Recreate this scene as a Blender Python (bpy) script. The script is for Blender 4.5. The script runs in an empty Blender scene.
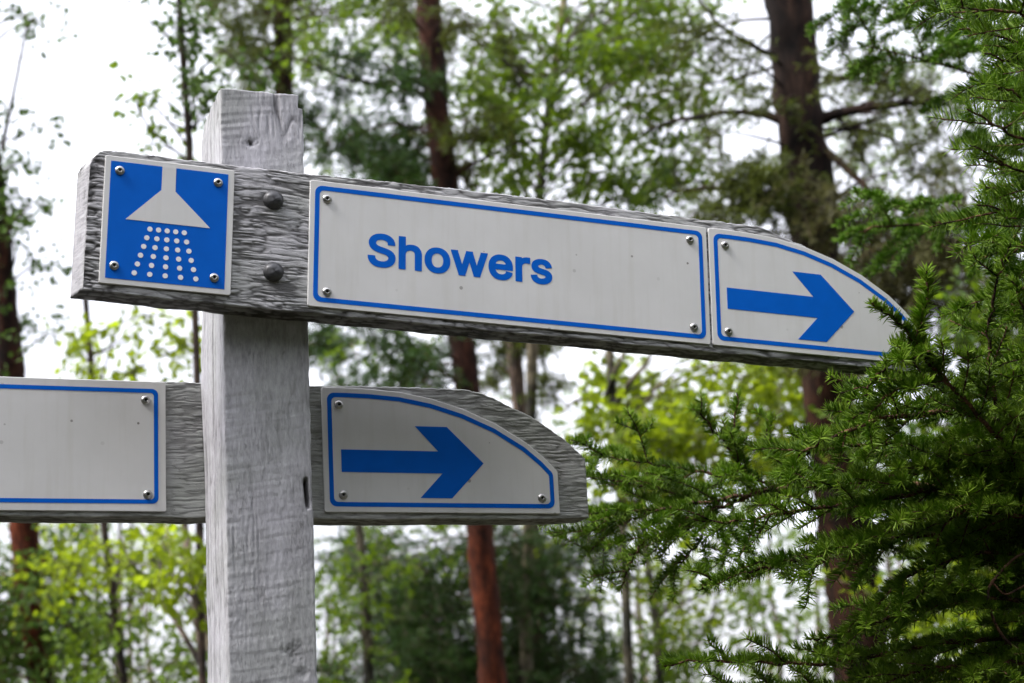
import bpy, math, random
import numpy as np
from mathutils import Vector

scene = bpy.context.scene
COL = scene.collection
R = math.radians

# ------------------------------------------------------------------ camera
ZO = 2.3047                                   # height of the upper sign's top corner above the ground
F_PX, YAW, PITCH, ROLL = 1811.9, R(21.659), R(14.580), R(-3.1573)
CAM = np.array([-0.29835, -1.97998, -0.75467 + ZO])
TH = R(2.686)                                 # the upper board droops by this much

def cam_axes():
    cy, sy, cp, sp, cr, sr = math.cos(YAW), math.sin(YAW), math.cos(PITCH), math.sin(PITCH), math.cos(ROLL), math.sin(ROLL)
    f = np.array([sy*cp, cy*cp, sp]); r = np.array([cy, -sy, 0.0]); u = np.cross(r, f)
    return cr*r + sr*u, -sr*r + cr*u, f
CR, CU, CF = cam_axes()

def at(px, py, d):
    """world point seen at this place of the picture, d metres deep"""
    return CAM + d*(CF + CR*(px-512)/F_PX - CU*(py-341.5)/F_PX)

def make_camera():
    cd = bpy.data.cameras.new('camera'); co = bpy.data.objects.new('camera', cd); COL.objects.link(co)
    from mathutils import Matrix
    m = Matrix(((CR[0], CU[0], -CF[0], CAM[0]), (CR[1], CU[1], -CF[1], CAM[1]), (CR[2], CU[2], -CF[2], CAM[2]), (0, 0, 0, 1)))
    co.matrix_world = m
    cd.sensor_width = 36; cd.lens = F_PX*36/1024; cd.clip_start = 0.05; cd.clip_end = 500
    cd.dof.use_dof = True; cd.dof.focus_distance = 2.22
    cd.dof.aperture_fstop = cd.lens/8.6; cd.dof.aperture_blades = 0
    scene.camera = co
make_camera()

# ------------------------------------------------------------------ numpy noise
_rng = np.random.default_rng(5)
_T = _rng.random((8, 256, 256))
def vn(x, y, s=0):
    x = np.asarray(x, float); y = np.asarray(y, float)
    xi = np.floor(x).astype(int); yi = np.floor(y).astype(int)
    a = x-xi; b = y-yi; a = a*a*(3-2*a); b = b*b*(3-2*b)
    t = _T[s % 8]; xi &= 255; yi &= 255; x1 = (xi+1) & 255; y1 = (yi+1) & 255
    return (t[xi, yi]*(1-a)+t[x1, yi]*a)*(1-b) + (t[xi, y1]*(1-a)+t[x1, y1]*a)*b
def fbm(x, y, s=0, o=4):
    r = 0; k = 0.5
    for i in range(o):
        r = r + k*vn(x*2**i+17.3*i, y*2**i+5.1*i, s+i); k *= .5
    return r
def ridge(x, y, s=0, p=5):
    return np.clip(1-abs(2*vn(x, y, s)-1), 0, 1)**p

# ------------------------------------------------------------------ mesh building
def mesh_from(name, blocks, tone=None, smooth=True):
    """blocks: list of (verts (n,3), faces (m,3|4), material index)"""
    vs = []; loops = []; starts = []; totals = []; mats = []; off = 0; ls = 0
    for V, F, mi in blocks:
        V = np.asarray(V, float).reshape(-1, 3); F = np.asarray(F, int)
        vs.append(V); loops.append((F+off).ravel()); n, k = F.shape
        starts.append(ls+np.arange(n)*k); totals.append(np.full(n, k)); mats.append(np.full(n, mi))
        off += len(V); ls += n*k
    V = np.concatenate(vs); L = np.concatenate(loops); S = np.concatenate(starts); Tt = np.concatenate(totals); Mi = np.concatenate(mats)
    me = bpy.data.meshes.new(name)
    me.vertices.add(len(V)); me.vertices.foreach_set('co', V.astype(np.float32).ravel())
    me.loops.add(len(L)); me.loops.foreach_set('vertex_index', L.astype(np.int32))
    me.polygons.add(len(S)); me.polygons.foreach_set('loop_start', S.astype(np.int32)); me.polygons.foreach_set('loop_total', Tt.astype(np.int32))
    me.polygons.foreach_set('material_index', Mi.astype(np.int32))
    me.polygons.foreach_set('use_smooth', np.full(len(S), smooth, dtype=bool))
    if tone is not None:
        at_ = me.attributes.new('tone', 'FLOAT', 'POINT'); at_.data.foreach_set('value', np.asarray(tone, np.float32))
    me.update(calc_edges=True); me.validate()
    return me

def link(name, me, mats, parent=None, loc=None):
    o = bpy.data.objects.new(name, me); COL.objects.link(o)
    for m in (mats if isinstance(mats, (list, tuple)) else [mats]): me.materials.append(m)
    if parent is not None: o.parent = parent
    if loc is not None: o.location = loc
    return o

def tag(o, label=None, cat=None, group=None, kind=None):
    if label: o['label'] = label
    if cat: o['category'] = cat
    if group: o['group'] = group
    if kind: o['kind'] = kind
    return o

def empty(name, loc):
    o = bpy.data.objects.new(name, None); COL.objects.link(o); o.location = loc; o.empty_display_size = .1
    return o

def tube(P, rad, n=8, rough=0.0, seed=0, cap=True):
    """tapered tube along a polyline, optional lumpy bark; returns verts, quads"""
    P = np.asarray(P, float); m = len(P); rad = np.broadcast_to(np.asarray(rad, float), (m,))
    T = np.gradient(P, axis=0); T /= np.linalg.norm(T, axis=1, keepdims=True)+1e-12
    ref = np.array([0, 0, 1.0]) if abs(T[0][2]) < .8 else np.array([1.0, 0, 0])
    N = np.empty_like(P); nrm = np.cross(T[0], ref); nrm /= np.linalg.norm(nrm)
    for i in range(m):
        nrm = nrm - T[i]*np.dot(nrm, T[i]); nrm /= np.linalg.norm(nrm)+1e-12; N[i] = nrm
    B = np.cross(T, N)
    a = np.linspace(0, 2*np.pi, n, endpoint=False)
    rr = np.repeat(rad[:, None], n, 1)
    if rough:
        s = np.concatenate([[0], np.cumsum(np.linalg.norm(np.diff(P, axis=0), axis=1))])
        A, Sg = np.meshgrid(a*n/6.28, s)
        d1 = vn(A*.55+seed*7.7, Sg*9+seed*3.1, seed) - .5; d2 = vn(A*1.0, Sg*26+seed, seed+1)-.5
        d1[:, -1] = d1[:, -1]*.5+d1[:, 0]*.5
        rr = rr*(1+rough*(d1*1.3+d2*.8))
    V = P[:, None, :] + rr[:, :, None]*(np.cos(a)[None, :, None]*N[:, None, :]+np.sin(a)[None, :, None]*B[:, None, :])
    i, j = np.meshgrid(np.arange(m-1), np.arange(n), indexing='ij'); j1 = (j+1) % n
    F = np.stack([i*n+j, i*n+j1, (i+1)*n+j1, (i+1)*n+j], -1).reshape(-1, 4)
    return V.reshape(-1, 3), F

def smooth_path(P, k=6):
    """Catmull-Rom through the points"""
    P = np.asarray(P, float)
    if len(P) < 3:
        t = np.linspace(0, 1, k+1)[:, None]; return P[0]*(1-t)+P[-1]*t
    Q = np.vstack([2*P[0]-P[1], P, 2*P[-1]-P[-2]]); out = []
    for i in range(len(P)-1):
        p0, p1, p2, p3 = Q[i:i+4]
        for t in np.arange(k)/k:
            out.append(.5*((2*p1)+(-p0+p2)*t+(2*p0-5*p1+4*p2-p3)*t*t+(-p0+3*p1-3*p2+p3)*t**3))
    out.append(P[-1]); return np.array(out)

# ------------------------------------------------------------------ materials
def new_mat(name):
    m = bpy.data.materials.new(name); m.use_nodes = True; nt = m.node_tree
    for n in list(nt.nodes): nt.nodes.remove(n)
    return m, nt, nt.nodes.new('ShaderNodeOutputMaterial')
def nd(nt, t, **kw):
    n = nt.nodes.new(t)
    for k, v in kw.items():
        if k in n.inputs: n.inputs[k].default_value = v
        else: setattr(n, k, v)
    return n
def ramp(nt, stops):
    r = nt.nodes.new('ShaderNodeValToRGB'); e = r.color_ramp.elements
    while len(e) < len(stops): e.new(.5)
    for i, (p, c) in enumerate(stops):
        e[i].position = p; e[i].color = (*c, 1) if len(c) == 3 else c
    return r
def coords(nt, scale):
    tc = nt.nodes.new('ShaderNodeTexCoord'); mp = nt.nodes.new('ShaderNodeMapping'); mp.inputs['Scale'].default_value = scale
    nt.links.new(tc.outputs['Object'], mp.inputs['Vector']); return mp.outputs['Vector']

def wood_mat(name, grain, paint, bare, pits=(120, 120, 420), pit_amt=.40):
    """weathered grey paint on rough timber; the mesh attribute 'tone' says where the paint has cracked off"""
    m, nt, out = new_mat(name); L = nt.links
    v = coords(nt, grain)
    n1 = nd(nt, 'ShaderNodeTexNoise', Scale=1.0, Detail=6.0, Roughness=.65); L.new(v, n1.inputs['Vector'])
    v2 = coords(nt, (9, 9, 9)); n2 = nd(nt, 'ShaderNodeTexNoise', Scale=1.0, Detail=4.0); L.new(v2, n2.inputs['Vector'])
    a = nd(nt, 'ShaderNodeAttribute', attribute_name='tone')
    c1 = ramp(nt, [(.3, tuple(x*.72 for x in paint)), (.7, tuple(min(1, x*1.15) for x in paint))]); L.new(n1.outputs['Fac'], c1.inputs['Fac'])
    c2 = ramp(nt, [(.38, (.82, .83, .80)), (.62, (1.04, 1.02, 1.05))]); L.new(n2.outputs['Fac'], c2.inputs['Fac'])
    mu = nd(nt, 'ShaderNodeMix', data_type='RGBA', blend_type='MULTIPLY'); mu.inputs[0].default_value = 1
    L.new(c1.outputs['Color'], mu.inputs[6]); L.new(c2.outputs['Color'], mu.inputs[7])
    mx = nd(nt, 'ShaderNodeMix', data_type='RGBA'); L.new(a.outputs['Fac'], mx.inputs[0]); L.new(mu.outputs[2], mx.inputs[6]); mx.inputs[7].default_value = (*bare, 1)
    v3 = coords(nt, pits); n3 = nd(nt, 'ShaderNodeTexNoise', Scale=1.0, Detail=5.0, Roughness=.75); L.new(v3, n3.inputs['Vector'])
    n4 = nd(nt, 'ShaderNodeTexNoise', Scale=3.2, Detail=3.0); L.new(v2, n4.inputs['Vector'])
    ad = nd(nt, 'ShaderNodeMath', operation='MULTIPLY_ADD'); L.new(n4.outputs['Fac'], ad.inputs[0]); ad.inputs[1].default_value = .35; L.new(n3.outputs['Fac'], ad.inputs[2])
    p3 = nd(nt, 'ShaderNodeMapRange'); L.new(ad.outputs[0], p3.inputs[0]); p3.inputs[1].default_value = .76; p3.inputs[2].default_value = .86; p3.inputs[3].default_value = 0; p3.inputs[4].default_value = pit_amt
    mx3 = nd(nt, 'ShaderNodeMix', data_type='RGBA'); L.new(p3.outputs[0], mx3.inputs[0]); L.new(mx.outputs[2], mx3.inputs[6]); mx3.inputs[7].default_value = (*bare, 1); mx = mx3
    hs_ = nd(nt, 'ShaderNodeMath', operation='SUBTRACT'); L.new(n1.outputs['Fac'], hs_.inputs[0]); L.new(p3.outputs[0], hs_.inputs[1])
    b = nd(nt, 'ShaderNodeBsdfPrincipled', Roughness=.85); b.inputs['Specular IOR Level'].default_value = .25
    L.new(mx.outputs[2], b.inputs['Base Color'])
    bp = nd(nt, 'ShaderNodeBump', Strength=.8, Distance=.0012); L.new(hs_.outputs[0], bp.inputs['Height']); L.new(bp.outputs['Normal'], b.inputs['Normal'])
    L.new(b.outputs[0], out.inputs['Surface']); return m

def panel_mat():
    m, nt, out = new_mat('white_sign_sheet'); L = nt.links
    v = coords(nt, (1, 1, 1))
    sx = nd(nt, 'ShaderNodeSeparateXYZ'); L.new(v, sx.inputs[0]); cx = nd(nt, 'ShaderNodeCombineXYZ'); L.new(sx.outputs[0], cx.inputs[0]); L.new(sx.outputs[2], cx.inputs[1])
    vo = nd(nt, 'ShaderNodeTexVoronoi', Scale=26.0, feature='F1', voronoi_dimensions='2D'); L.new(cx.outputs[0], vo.inputs['Vector'])
    nz = nd(nt, 'ShaderNodeTexNoise', Scale=120.0, Detail=3.0); L.new(v, nz.inputs['Vector'])
    # a few cells carry a small chip or fly speck
    wn = nd(nt, 'ShaderNodeSeparateColor'); L.new(vo.outputs['Color'], wn.inputs[0])
    gt = nd(nt, 'ShaderNodeMath', operation='GREATER_THAN'); L.new(wn.outputs[0], gt.inputs[0]); gt.inputs[1].default_value = .70
    sz = nd(nt, 'ShaderNodeMath', operation='MULTIPLY'); L.new(wn.outputs[1], sz.inputs[0]); sz.inputs[1].default_value = .06
    lt = nd(nt, 'ShaderNodeMath', operation='LESS_THAN'); L.new(vo.outputs['Distance'], lt.inputs[0]); L.new(sz.outputs[0], lt.inputs[1])
    mm = nd(nt, 'ShaderNodeMath', operation='MULTIPLY'); L.new(gt.outputs[0], mm.inputs[0]); L.new(lt.outputs[0], mm.inputs[1])
    m2 = nd(nt, 'ShaderNodeMath', operation='MULTIPLY'); L.new(mm.outputs[0], m2.inputs[0]); L.new(wn.outputs[2], m2.inputs[1])
    nl = nd(nt, 'ShaderNodeTexNoise', Scale=7.0, Detail=5.0, Roughness=.6); L.new(v, nl.inputs['Vector'])
    cr = ramp(nt, [(.3, (.575, .57, .565)), (.7, (.655, .65, .65))]); L.new(nl.outputs['Fac'], cr.inputs['Fac'])
    vs_ = coords(nt, (70, 1, 5)); ns = nd(nt, 'ShaderNodeTexNoise', Scale=1.0, Detail=4.0, Roughness=.6); L.new(vs_, ns.inputs['Vector'])
    cs = ramp(nt, [(.30, (.94, .935, .915)), (.52, (1, 1, 1))]); L.new(ns.outputs['Fac'], cs.inputs['Fac'])
    ms = nd(nt, 'ShaderNodeMix', data_type='RGBA', blend_type='MULTIPLY'); ms.inputs[0].default_value = 1; L.new(cr.outputs['Color'], ms.inputs[6]); L.new(cs.outputs['Color'], ms.inputs[7])
    mx = nd(nt, 'ShaderNodeMix', data_type='RGBA'); L.new(m2.outputs[0], mx.inputs[0]); L.new(ms.outputs[2], mx.inputs[6]); mx.inputs[7].default_value = (.16, .15, .14, 1)
    b = nd(nt, 'ShaderNodeBsdfPrincipled', Roughness=.42); b.inputs['Specular IOR Level'].default_value = .3
    L.new(mx.outputs[2], b.inputs['Base Color'])
    bp = nd(nt, 'ShaderNodeBump', Strength=.05, Distance=.0005); L.new(nz.outputs['Fac'], bp.inputs['Height']); L.new(bp.outputs['Normal'], b.inputs['Normal'])
    L.new(b.outputs[0], out.inputs['Surface']); return m

def simple_mat(name, col, rough=.5, metal=0.0, noise=0.0, nscale=60.0, spec=.3):
    m, nt, out = new_mat(name); L = nt.links
    b = nd(nt, 'ShaderNodeBsdfPrincipled', Roughness=rough, Metallic=metal); b.inputs['Specular IOR Level'].default_value = spec
    v = coords(nt, (1, 1, 1)); n = nd(nt, 'ShaderNodeTexNoise', Scale=nscale, Detail=4.0); L.new(v, n.inputs['Vector'])
    c = ramp(nt, [(.3, tuple(x*(1-noise) for x in col)), (.7, tuple(min(1, x*(1+noise)) for x in col))]); L.new(n.outputs['Fac'], c.inputs['Fac'])
    L.new(c.outputs['Color'], b.inputs['Base Color']); L.new(b.outputs[0], out.inputs['Surface']); return m

def leaf_mat(name, dark, light, trans, tw=.45, rough=.5):
    """leaf: colour runs with the per-leaf 'tone'; part of the light passes through"""
    m, nt, out = new_mat(name); L = nt.links
    a = nd(nt, 'ShaderNodeAttribute', attribute_name='tone')
    c = ramp(nt, [(0, dark), (1, light)]); L.new(a.outputs['Fac'], c.inputs['Fac'])
    b = nd(nt, 'ShaderNodeBsdfPrincipled', Roughness=rough); b.inputs['Specular IOR Level'].default_value = .14
    L.new(c.outputs['Color'], b.inputs['Base Color'])
    t = nd(nt, 'ShaderNodeBsdfTranslucent')
    ct = ramp(nt, [(0, tuple(x*.6 for x in trans)), (1, trans)]); L.new(a.outputs['Fac'], ct.inputs['Fac']); L.new(ct.outputs['Color'], t.inputs['Color'])
    mx = nd(nt, 'ShaderNodeMixShader', Fac=tw); L.new(b.outputs[0], mx.inputs[1]); L.new(t.outputs[0], mx.inputs[2])
    L.new(mx.outputs[0], out.inputs['Surface']); return m

def bark_mat(name, dark, light, scale=(22, 22, 5), patch=.9, low=None):
    m, nt, out = new_mat(name); L = nt.links
    v = coords(nt, scale)
    n = nd(nt, 'ShaderNodeTexNoise', Scale=1.0, Detail=6.0, Roughness=.7); L.new(v, n.inputs['Vector'])
    vo = nd(nt, 'ShaderNodeTexVoronoi', Scale=1.3, feature='DISTANCE_TO_EDGE'); L.new(v, vo.inputs['Vector'])
    c = ramp(nt, [(.35, dark), (.62, light)]); L.new(n.outputs['Fac'], c.inputs['Fac'])
    e = ramp(nt, [(.0, (.45, .43, .42)), (.2, (1, 1, 1))]); L.new(vo.outputs['Distance'], e.inputs['Fac'])
    mu = nd(nt, 'ShaderNodeMix', data_type='RGBA', blend_type='MULTIPLY'); mu.inputs[0].default_value = .8
    L.new(c.outputs['Color'], mu.inputs[6]); L.new(e.outputs['Color'], mu.inputs[7])
    pn = nd(nt, 'ShaderNodeTexNoise', Scale=.28, Detail=3.0); L.new(v, pn.inputs['Vector']); pr = ramp(nt, [(.40, (.30, .32, .36)), (.62, (1.5, 1.35, 1.25))]); L.new(pn.outputs['Fac'], pr.inputs['Fac'])
    mp_ = nd(nt, 'ShaderNodeMix', data_type='RGBA', blend_type='MULTIPLY'); mp_.inputs[0].default_value = patch
    L.new(mu.outputs[2], mp_.inputs[6]); L.new(pr.outputs['Color'], mp_.inputs[7]); mu = mp_
    if low:                                                      # warmer, more orange colour lower on the trunk
        tz = nt.nodes.new('ShaderNodeTexCoord'); sz_ = nt.nodes.new('ShaderNodeSeparateXYZ'); L.new(tz.outputs['Object'], sz_.inputs[0])
        zn = nd(nt, 'ShaderNodeMath', operation='MULTIPLY_ADD'); L.new(pn.outputs['Fac'], zn.inputs[0]); zn.inputs[1].default_value = -2.2; L.new(sz_.outputs[2], zn.inputs[2])
        mr = nd(nt, 'ShaderNodeMapRange'); L.new(zn.outputs[0], mr.inputs[0]); mr.inputs[1].default_value = 2.9; mr.inputs[2].default_value = 2.0; mr.inputs[3].default_value = 0; mr.inputs[4].default_value = 1
        lm = nd(nt, 'ShaderNodeMix', data_type='RGBA', blend_type='MULTIPLY'); lm.inputs[0].default_value = 1; L.new(mu.outputs[2], lm.inputs[6]); lm.inputs[7].default_value = (*low, 1)
        lx = nd(nt, 'ShaderNodeMix', data_type='RGBA'); L.new(mr.outputs[0], lx.inputs[0]); L.new(mu.outputs[2], lx.inputs[6]); L.new(lm.outputs[2], lx.inputs[7]); mu = lx
    b = nd(nt, 'ShaderNodeBsdfPrincipled', Roughness=.9); b.inputs['Specular IOR Level'].default_value = .15
    L.new(mu.outputs[2], b.inputs['Base Color'])
    bp = nd(nt, 'ShaderNodeBump', Strength=.7, Distance=.01); L.new(n.outputs['Fac'], bp.inputs['Height']); L.new(bp.outputs['Normal'], b.inputs['Normal'])
    L.new(b.outputs[0], out.inputs['Surface']); return m

M = {}
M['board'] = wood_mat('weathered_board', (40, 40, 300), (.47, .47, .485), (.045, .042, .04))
M['post'] = wood_mat('weathered_post', (260, 260, 70), (.455, .455, .48), (.05, .046, .044), (520, 520, 80), .30)
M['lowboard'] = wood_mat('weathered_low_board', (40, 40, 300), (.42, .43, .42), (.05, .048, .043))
M['sheet'] = panel_mat()
M['blue'] = simple_mat('blue_sign_print', (.001, .105, .52), .5, 0, .05, 40, .08)
M['white_print'] = simple_mat('white_print', (.76, .76, .77), .5, 0, .03, 40, .1)
M['steel'] = simple_mat('stainless_screw', (.42, .41, .40), .32, 1.0, .25, 300)
M['bolt'] = simple_mat('weathered_bolt', (.07, .07, .075), .45, .5, .35, 180)
M['hole'] = simple_mat('dark_recess', (.015, .014, .013), .8)
M['needle'] = leaf_mat('spruce_needle', (.040, .084, .007), (.17, .26, .022), (.22, .40, .015), .45, .5)
M['needle_soft'] = leaf_mat('fresh_spruce_needle', (.05, .115, .010), (.14, .24, .022), (.19, .38, .015), .42, .5)
M['twig'] = bark_mat('spruce_twig_bark', (.055, .03, .02), (.17, .10, .06), (160, 160, 160))
M['spruce_bark'] = bark_mat('spruce_bark', (.05, .04, .035), (.13, .10, .08), (60, 60, 26))
M['pine_red'] = bark_mat('red_pine_bark', (.009, .005, .004), (.045, .018, .011), (26, 26, 7), .9, (2.2, 1.4, .95))
M['pine_dark'] = bark_mat('dark_pine_bark', (.007, .005, .0045), (.034, .02, .014), (22, 22, 6), .9, (1.45, 1.1, .9))
M['grey_bark'] = bark_mat('grey_aspen_bark', (.055, .05, .035), (.15, .14, .10), (14, 14, 9))
M['pale_bark'] = bark_mat('pale_birch_bark', (.12, .10, .085), (.26, .22, .20), (12, 12, 20))
M['dark_twig'] = bark_mat('dark_sapling_bark', (.03, .024, .022), (.08, .06, .05), (60, 60, 20))
M['leaf_mid'] = leaf_mat('aspen_leaf', (.030, .066, .005), (.10, .155, .012), (.20, .31, .015), .42)
M['leaf_bright'] = leaf_mat('sunny_aspen_leaf', (.07, .11, .008), (.15, .20, .012), (.36, .47, .015), .55)
M['leaf_dark'] = leaf_mat('shrub_leaf', (.018, .045, .005), (.06, .105, .010), (.10, .18, .03), .38)
M['fir_dark'] = leaf_mat('dark_conifer_needle', (.010, .028, .007), (.04, .085, .014), (.06, .12, .015), .25)
M['fir_olive'] = leaf_mat('olive_conifer_needle', (.025, .034, .006), (.085, .105, .016), (.14, .18, .02), .3)
M['lichen'] = leaf_mat('lichen_hung_needle', (.038, .036, .014), (.10, .10, .034), (.14, .14, .04), .3)
# ================================================================== the signpost
ROOT = empty('signpost', (0.194, 0.095, 0.0))
tag(ROOT, 'weathered grey wooden signpost with crossing boards, white and blue shower sign and arrow panels', 'signpost')
RL = Vector(ROOT.location)

def ring_mesh(name, rings, tone):
    """closed loops (n, m, 3) skinned along n, ends closed by fans"""
    c0 = rings[0].mean(0); ax = rings[0].mean(0)-rings[2].mean(0); ax /= np.linalg.norm(ax); cap = []; ct = []
    for k in np.linspace(.0, .97, 22)[1:][::-1]:                 # the sawn end: fine checks along the grain
        Q = c0 + (rings[0]-c0)*(1-k); lat = Q-c0; e = ridge(Q[:, 1]*90+Q[:, 0]*90, Q[:, 2]*260, 3, 4)*np.clip(fbm(Q[:, 2]*60, Q[:, 1]*60, 5, 2)*2-.5, 0, 1)
        cap.append(Q + ax*(-.0016*e + .0012*(fbm(Q[:, 1]*150+Q[:, 0]*150, Q[:, 2]*150, 2, 3)-.47))[:, None]); ct.append(.25+.6*e)
    rings = np.concatenate([np.array(cap), rings]); tone = np.concatenate([np.array(ct), tone])
    n, m, _ = rings.shape
    i, j = np.meshgrid(np.arange(n-1), np.arange(m), indexing='ij'); j1 = (j+1) % m
    F = np.stack([i*m+j, (i+1)*m+j, (i+1)*m+j1, i*m+j1], -1).reshape(-1, 4)
    V = np.concatenate([rings.reshape(-1, 3), rings[0].mean(0)[None], rings[-1].mean(0)[None]])
    a = np.arange(m); b = (a+1) % m; c0 = n*m
    F1 = np.stack([np.full(m, c0), a, b], -1); F2 = np.stack([np.full(m, c0+1), (n-1)*m+b, (n-1)*m+a], -1)
    T_ = np.concatenate([tone.ravel(), [.3, .3]])
    z3 = np.zeros((0, 3))
    me = mesh_from(name, [(V, F, 0), (z3, F1-len(V), 0), (z3, F2-len(V), 0)], T_)
    return me

def board(name, us, vt, vb, thick, seed, mat, crack=1.0, endslope=0.0):
    """plank along u, faces: front (y=0, many samples), bottom, back, top. v runs down."""
    nf = 220
    fr = np.linspace(0, 1, nf)
    prof = [(0.0, f, 0) for f in fr] + [(y, 1.0, 1) for y in np.linspace(.12, .94, 8)] + [(1.0, f, 2) for f in np.linspace(1, 0, 14)] + [(y, 0.0, 3) for y in np.linspace(.94, .12, 10)]
    yy = np.array([p[0] for p in prof]); ff = np.array([p[1] for p in prof]); face = np.array([p[2] for p in prof])
    U = np.repeat(us[:, None], len(prof), 1); Y = np.repeat(yy[None]*thick, len(us), 0)
    VT = vt[:, None]; VB = vb[:, None]
    # chewed edges
    top_r = .0007*(fbm(us*55, us*0+seed, seed, 4)-.47)[:, None]*2 + (.0008*(vn(us*230, us*0, seed+2)-.5)+.0010*(vn(us*520, us*0, seed+3)-.5))[:, None]
    bot_r = .0015*(fbm(us*40, us*0+seed+9, seed+1, 4)-.47)[:, None]*2
    Vv = (VT+top_r) + (VB+bot_r-VT-top_r)*ff[None]
    s = np.where(face == 1, .2+yy*thick, np.where(face == 3, -.2-yy*thick, 0))[None] + Vv
    wx = .010*(fbm(U*22, s*22, seed+3, 3)-.45)
    wy = .008*(fbm(U*26+9, s*9, seed+4, 3)-.45)
    c = ridge(U*29+seed, (s+wy)*225+U*6, seed, 6)*np.clip(fbm(U*30, s*90, seed+5, 3)*3.4-.75, 0, 1)
    c2 = ridge(U*55+wx*100, (s+wy*.6)*430, seed+6, 4)*np.clip(fbm(U*55, s*60, seed+7, 2)*2.5-.6, 0, 1)
    c3 = ridge(U*72+wx*60, (s+wy*.8)*330+U*3, seed+3, 4)*np.clip(fbm(U*24+4, s*40, seed+1, 2)*2.4-.5, 0, 1)
    cr = np.clip(c*1.5+c2*1.2+c3*1.3, 0, 1)*crack
    h = -.0013*cr + .0004*(fbm(U*40, (s+wy)*260, seed+1, 4)-.47)
    # end grain checks close to the left end: short cracks along the grain
    lc = np.clip(1-(U-us[0])/.034, 0, 1)*ridge(U*60, (s+.5*wy)*210, seed+2, 5)
    h -= .0016*lc; tone = np.clip(.85*cr+.8*lc, 0, 1)  # crack colour: bare wood plus painted groove shade
    tone = np.clip(tone*.92 + .10*fbm(U*12, s*50, seed+2, 3)-.04 + np.where(face == 1, .55, 0)[None], 0, 1)  # bottom face darkened in colour to stand in for its shade
    P = np.zeros(U.shape+(3,)); P[..., 0] = U; P[..., 1] = Y; P[..., 2] = -Vv
    nrm = np.zeros((len(prof), 3)); nrm[face == 0] = (0, -1, 0); nrm[face == 1] = (0, 0, -1); nrm[face == 2] = (0, 1, 0); nrm[face == 3] = (0, 0, 1)
    # worn corners
    corner = np.zeros(len(prof)); corner[[0, nf-1]] = 1
    P += nrm[None]*h[..., None]
    P[:, 0] += np.array([0, .0022, -.0012]); P[:, 1] += np.array([0, .0008, 0]); P[:, nf-1] += np.array([0, .0022, .0012]); P[:, nf-2] += np.array([0, .0008, 0])
    # sloped left end
    k = np.clip(1-(us-us[0])/.05, 0, 1)[:, None]
    P[..., 0] -= endslope*k*(Y/thick)
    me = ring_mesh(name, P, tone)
    return link(name, me, M[mat], ROOT)

def dens(a, b, step): return np.linspace(a, b, max(2, int(round((b-a)/step))+1))

# arrow panel outline (u right, v down, metres)
ARROW_EDGE = np.array([(0, 0), (30, -.3), (60, .3), (100, 3), (142, 10.5), (184, 23), (226, 41), (266, 65), (290, 85), (306, 102), (306, 157), (0, 157)])/1000.
# ---- upper board
us = np.concatenate([dens(-.0165, .012, .0009), dens(.0137, .36, .0017), dens(.362, 1.072, .0024)])
vt = np.interp(us, [-.0165, -.0125, -.006, 0, .216, .373, .539, .773, .845, .861, .890, .93, .97, 1.017, 1.06, 1.073], [.012, .003, -.0055, -.008, -.0085, -.012, -.014, -.012, -.0125, -.0085, .001, .0135, .030, .056, .090, .102])
vb = np.interp(us, [-.02, 0, .25, .77, 1.08], [.1635, .1640, .1655, .1665, .1665])
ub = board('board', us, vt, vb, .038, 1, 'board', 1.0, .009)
ub.location = Vector((0, .0022, ZO)) - RL; ub.rotation_euler = (0, TH, 0)
# ---- lower board (runs behind the post)
us2 = np.concatenate([dens(-.52, .055, .0035), dens(.058, .155, .0016), dens(.158, .26, .004), dens(.262, .642, .0016)])
vt2 = np.interp(us2, [-.52, -.1, .137, .275, .338, .476, .501, .5264, .573, .615, .6415], [.2290, .2285, .2262, .2262, .2235, .2235, .2272, .2372, .2587, .2867, .311])
vb2 = np.interp(us2, [-.52, -.1, .137, .30, .60, .6415], [.3930, .3930, .3938, .3945, .3925, .390])
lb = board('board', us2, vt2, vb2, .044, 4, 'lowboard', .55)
lb.location = Vector((0, .1527, ZO)) - RL

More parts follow.
